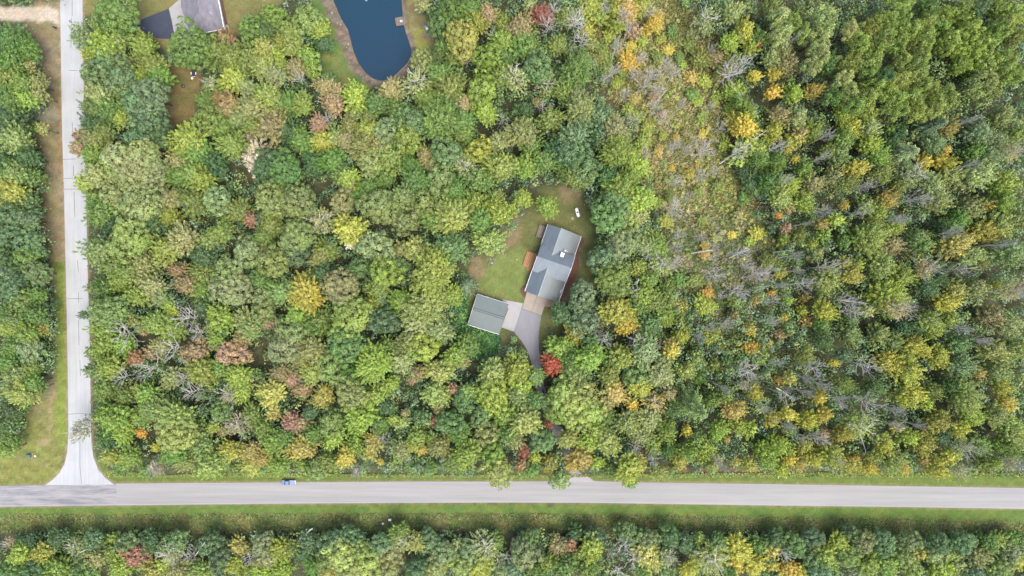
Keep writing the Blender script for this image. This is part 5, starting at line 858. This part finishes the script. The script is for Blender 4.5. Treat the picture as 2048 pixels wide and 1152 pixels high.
placed = []
def crown_colour(s, rr):
    c_ = leaf_col(s[4], rr)
    if s[0] < 1180 and s[4][0] in 'TKPNOY' and (int(s[0]), int(s[1])) not in SPECIAL: c_ = c_ * .8 + leaf_col('G', rr) * .2
    return c_
for i, s in enumerate(specs):
    x, y, r, sh, cc = s; nm, cat, grp = kind_of(s, i); seedr = np.random.default_rng(1000 + i)
    rm = r * S * 1.02; tall = x > 1330 and y < 965 and not in_meadow[i] and sh in 'srapd'
    if tall: rm *= .9
    if x < 110: rm *= .9
    if 915 < y < 950: rm *= .92
    if nm == 'shrub': h = 1.5 * rm + .4
    elif in_meadow[i]: h = 4 + 1.3 * rm if sh != 'd' else (20 if cc == 'W' else 14) * seedr.uniform(.8, 1.2)
    elif in_brush[i]: h = 3.5 + 1.9 * rm if sh != 'd' else 15 * seedr.uniform(.85, 1.2)
    elif tall: h = min(22, 9.5 + 1.7 * rm) * seedr.uniform(.88, 1.12)
    else: h = min(21, 5.6 + 2.0 * rm) * seedr.uniform(.88, 1.12) + (1.5 if sh == 'd' else 0)
    if tall and sh == 'd': h = 22 * seedr.uniform(.92, 1.1)
    if y > 1050: h *= .78
    if nm == 'pine_tree': h = 21 * seedr.uniform(.92, 1.08)
    zs = (min(1.35, .5 * h / rm) if not tall else min(2.0, .62 * h / rm)) if sh != 'c' else min(1.5, .5 * h / rm)
    zc = max(h - .78 * zs * rm, .35 * h) if sh != 'd' else h * .8
    zv = zc + (.3 * (h - zc) if sh != 'd' else 0); pv = W(x, y, zv)
    f = (H - zv) / H; p = pv; rm = rm * f
    o = empty(nm, (p.x, p.y, -.05)); tag(o, LAB[i], cat, grp)
    rot = seedr.uniform(0, 6.283)
    if sh == 'd':
        slim = cc != 'W' and (in_meadow[i] or in_brush[i] or (tall and i % 3)); tr_, br = WDEAD[i % 3] if cc == 'W' else BROOM[i % 5] if slim else DEAD[i % 7]; sc = (rm / .36, rm / .36, h)
        for me, n_ in ((tr_, 'trunk'), (br, 'crown')):
            c = bpy.data.objects.new(n_, me); col.objects.link(c); c.parent = o; c.rotation_euler = (0, 0, rot); c.scale = sc
            if n_ == 'trunk': c.scale = (h * .8, h * .8, h)
        if cc not in 'VW':
            q, tn = ('a', 0 if r < 20 else 1, i % 2), None
            c = bpy.data.objects.new('foliage', PROTO[q]); col.objects.link(c); c.parent = o; c.location = (0, 0, zc - .1 * h); c.scale = (rm * .8, rm * .8, rm * zs * .6); c.rotation_euler = (0, 0, rot); c.color = (*leaf_col(cc, seedr), 1)
        continue
    if h > 2.6:
        tm = (WBR[i % 3][0] if sh == 'a' else TRUNK[i % 4]); c = bpy.data.objects.new('trunk', tm); col.objects.link(c); c.parent = o; c.rotation_euler = (0, 0, rot); c.scale = (h, h, zc + .2 * rm)
    else:
        c = bpy.data.objects.new('stem', TRUNK[i % 4]); col.objects.link(c); c.parent = o; c.scale = (h * 1.5, h * 1.5, h * .8)
    if sh == 'a':
        c = bpy.data.objects.new('limbs', WBR[i % 3][1]); col.objects.link(c); c.parent = o; c.rotation_euler = (0, 0, rot); c.scale = (rm / .4, rm / .4, (zc + .62 * zs * rm) / .98)
    si = 0 if r < 19 else 1 if r < 36 else 2; ps = 'r' if sh == 'b' else sh
    c = bpy.data.objects.new('crown', PROTO[ps, si, int(seedr.integers(NV[ps, si]))]); col.objects.link(c); c.parent = o
    c.location = (0, 0, zc); c.rotation_euler = (seedr.uniform(-.12, .12), seedr.uniform(-.12, .12), rot); c.scale = (rm * seedr.uniform(.92, 1.12), rm * seedr.uniform(.92, 1.12), rm * zs)
    c.color = (*(crown_colour(s, seedr) * (np.array((1.22, 1.25, 1.2)) if sh == 'p' else 1)), 1)
    placed.append((x, y, r))

# ------------------------------------------------------------------ undergrowth, meadow and ditch growth (nobody could count these)
OPEN = [HOUSE_YARD, FRONT_LAWN, BACK_YARD, NEIGHBOUR, POND_LAWN, EAST_LAWN, LEFT_STRIP, GRAVEL, DRIVE, S_VERGE, [(p[0], p[1] + 4) for p in N_VERGE], BANK, ROAD_MAIN, ROAD_SIDE]
def open_dist(px, py): return np.maximum.reduce([sdist(px, py, q) for q in OPEN])
ug = np.random.default_rng(17)
def scatter(n): return ug.uniform(-60, 2108, n), ug.uniform(-40, 1192, n)
def region_cols(px, py, m):
    pal_l = [lin(APP[q]) for q in 'GDDBGOD']; pal_r = [lin(APP[q]) for q in 'GODDBGBDOG']; right = np.clip((px - 1250) / 200 + .5 + ug.normal(0, .3, m), 0, 1) > .5
    md_ = sdist(px, py, MEADOW); pal_m = [lin(c) for c in ((146, 152, 80), (130, 144, 76), (158, 158, 92), (110, 130, 74), (150, 142, 100), (122, 138, 80))]
    cl = np.array(pal_l)[ug.integers(len(pal_l), size=m)]; cr = np.array(pal_r)[ug.integers(len(pal_r), size=m)]; return np.where((md_ > 0)[:, None], np.array(pal_m)[ug.integers(6, size=m)] * 1.15, np.where(right[:, None], cr, cl))
# clumps of brush between the trunks: each clump a heap of leaf cards
nc = 15000; cx, cy = scatter(nc); md = sdist(cx, cy, MEADOW); ok = (open_dist(cx, cy) < -5) & ((md < 0) | (ug.uniform(0, 1, nc) < .9)); cx, cy = cx[ok], cy[ok]; nc = len(cx); md = md[ok]
hgt = np.where(md > 0, ug.uniform(.5, 1.6, nc), ug.uniform(2.5, 10.5, nc) * np.where(cy > 1030, .7, 1.0)); crad = np.where(md > 0, ug.uniform(.5, 1.0, nc), ug.uniform(1.3, 3.1, nc)); ccol = region_cols(cx, cy, nc) * ug.uniform(.85, 1.2, nc)[:, None]
k = np.repeat(np.arange(nc), 34); m_ = len(k); d = nrm(ug.normal(0, 1, (m_, 3)) + np.array((0, 0, .9))); base = np.stack([(cx - 1024) * S, (576 - cy) * S, hgt * .62], 1)
base[:, :2] *= ((H - hgt) / H)[:, None]
P = base[k] + d * np.stack([crad, crad, hgt * .5], 1)[k] * ug.uniform(.6, 1.02, m_)[:, None]
Q = leaves(P, nrm(d + .5 * ug.normal(0, 1, (m_, 3)) + np.array((0, 0, .3))), nrm(ug.normal(0, 1, (m_, 3))), ug.uniform(.55, 1.05, m_), ug.uniform(.32, .6, m_))
link('undergrowth', quads_mesh('undergrowth', Q, None, np.clip(ccol[k] * ug.normal(1, .15, m_)[:, None], .01, .6)), M_under); tag(bpy.data.objects['undergrowth'], 'dark tangled brush and saplings filling the forest floor', kind='stuff')
# meadow: sedge and low twiggy growth, combed in one direction
def tussocks(name, n, test, cols, L, hh, lean, label, kind='stuff', wd=.3):
    px, py = np.zeros(0), np.zeros(0)
    while len(px) < n: ax_, ay_ = scatter(n * 4); q = test(ax_, ay_); px, py = np.concatenate([px, ax_[q]]), np.concatenate([py, ay_[q]])
    px, py = px[:n], py[:n]; m = n; cl = np.array([lin(c) for c in cols]); n_a = noise2(px * S, py * S, 16, 5, 3); ci = np.clip(((n_a + 1) / 2 * len(cols) + ug.normal(0, .8, m)).astype(int), 0, len(cols) - 1)
    hts = hh * ug.uniform(.5, 1.4, m); gz = -.75 * np.exp(-((py - 1046) / 10.0) ** 2) if name == 'ditch_grass' else 0
    P = np.stack([(px - 1024) * S, (576 - py) * S, hts * .5 + gz], 1); T = nrm(np.array(lean) + ug.normal(0, .45, (m, 3)) * np.array((1, 1, .35))); N = nrm(ug.normal(0, .55, (m, 3)) + np.array((0, 0, 1)))
    Q = leaves(P, N, T, L * ug.uniform(.6, 1.5, m), wd * ug.uniform(.6, 1.5, m)); link(name, quads_mesh(name, Q, None, np.clip(cl[ci] * .95 * ug.normal(1, .2, m)[:, None], .01, .6)), M_under); tag(bpy.data.objects[name], label, kind=kind)
tussocks('meadow_growth', 42000, lambda x, y: sdist(x + ug.normal(0, 14, len(x)), y + ug.normal(0, 14, len(x)), MEADOW) > 0, [(136, 132, 78), (124, 134, 74), (152, 148, 96), (112, 124, 68), (170, 158, 124), (150, 142, 80)], 1.0, .8, (.75, .5, .25), 'olive brown meadow of sedge and low twigs')
tussocks('brush_growth', 20000, lambda x, y: sdist(x + ug.normal(0, 18, len(x)), y + ug.normal(0, 18, len(x)), BRUSH) > 0, [(84, 108, 62), (96, 116, 70), (118, 116, 72), (80, 102, 66), (150, 142, 130), (104, 120, 58)], 1.2, 1.4, (.6, .05, .4), 'low mixed brush with fine grey twigs')
tussocks('ditch_grass', 15000, lambda x, y: (sdist(x, y + ug.normal(0, 2.5, len(x)), S_VERGE) > 0) & (sdist(x, y + ug.normal(0, 1.5, len(x)), S_MOWN) < 0) & (y > 1027), [(112, 126, 70), (102, 128, 72), (138, 132, 88), (96, 120, 68), (122, 126, 72)], 1.0, .8, (.25, .6, .4), 'tall dull green ditch grass below the main road', wd=.26)
tussocks('verge_grass', 9000, lambda x, y: ((sdist(x, y, N_VERGE) > 0) & (y < 954) & (x > 215)), [(132, 150, 72), (118, 142, 66), (150, 150, 84), (110, 134, 64)], .8, .4, (.2, -.5, .5), 'unmown green verge above the main road', wd=.25)
tussocks('garage_weeds', 5000, lambda x, y: sdist(x, y, [(905, 600), (938, 585), (935, 650), (1000, 672), (1005, 690), (985, 720), (930, 720), (900, 680)]) > 0, [(78, 122, 58), (64, 108, 60), (96, 136, 62), (70, 116, 72)], .9, 1.2, (.2, .2, .6), 'rank green weeds round the back of the garage', wd=.5)

# woods going on beyond the frame
nc = 9000; cx = ug.uniform(-640, 2690, nc); cy = ug.uniform(-560, 1710, nc); ok = ((cx < -55) | (cx > 2103) | (cy < -38) | (cy > 1190)) & (open_dist(cx, cy) < -22); cx, cy = cx[ok], cy[ok]; nc = len(cx)
hgt = ug.uniform(8, 17, nc); crad = ug.uniform(2.6, 5.2, nc); ccol = region_cols(cx, cy, nc) * ug.uniform(.8, 1.2, nc)[:, None]
k = np.repeat(np.arange(nc), 34); m_ = len(k); d = nrm(ug.normal(0, 1, (m_, 3)) + np.array((0, 0, .6))); base = np.stack([(cx - 1024) * S, (576 - cy) * S, hgt * .66], 1)
P = base[k] + d * np.stack([crad, crad, hgt * .4], 1)[k] * ug.uniform(.7, 1.02, m_)[:, None]
Q = leaves(P, nrm(d + .4 * ug.normal(0, 1, (m_, 3)) + np.array((0, 0, .3))), nrm(ug.normal(0, 1, (m_, 3))), ug.uniform(1.1, 2.2, m_), ug.uniform(.7, 1.3, m_))
link('far_woods', quads_mesh('far_woods', Q, None, np.clip(ccol[k] * ug.normal(1, .15, m_)[:, None], .01, .6)), M_under); tag(bpy.data.objects['far_woods'], 'woods continuing past the edges of the view', kind='stuff')
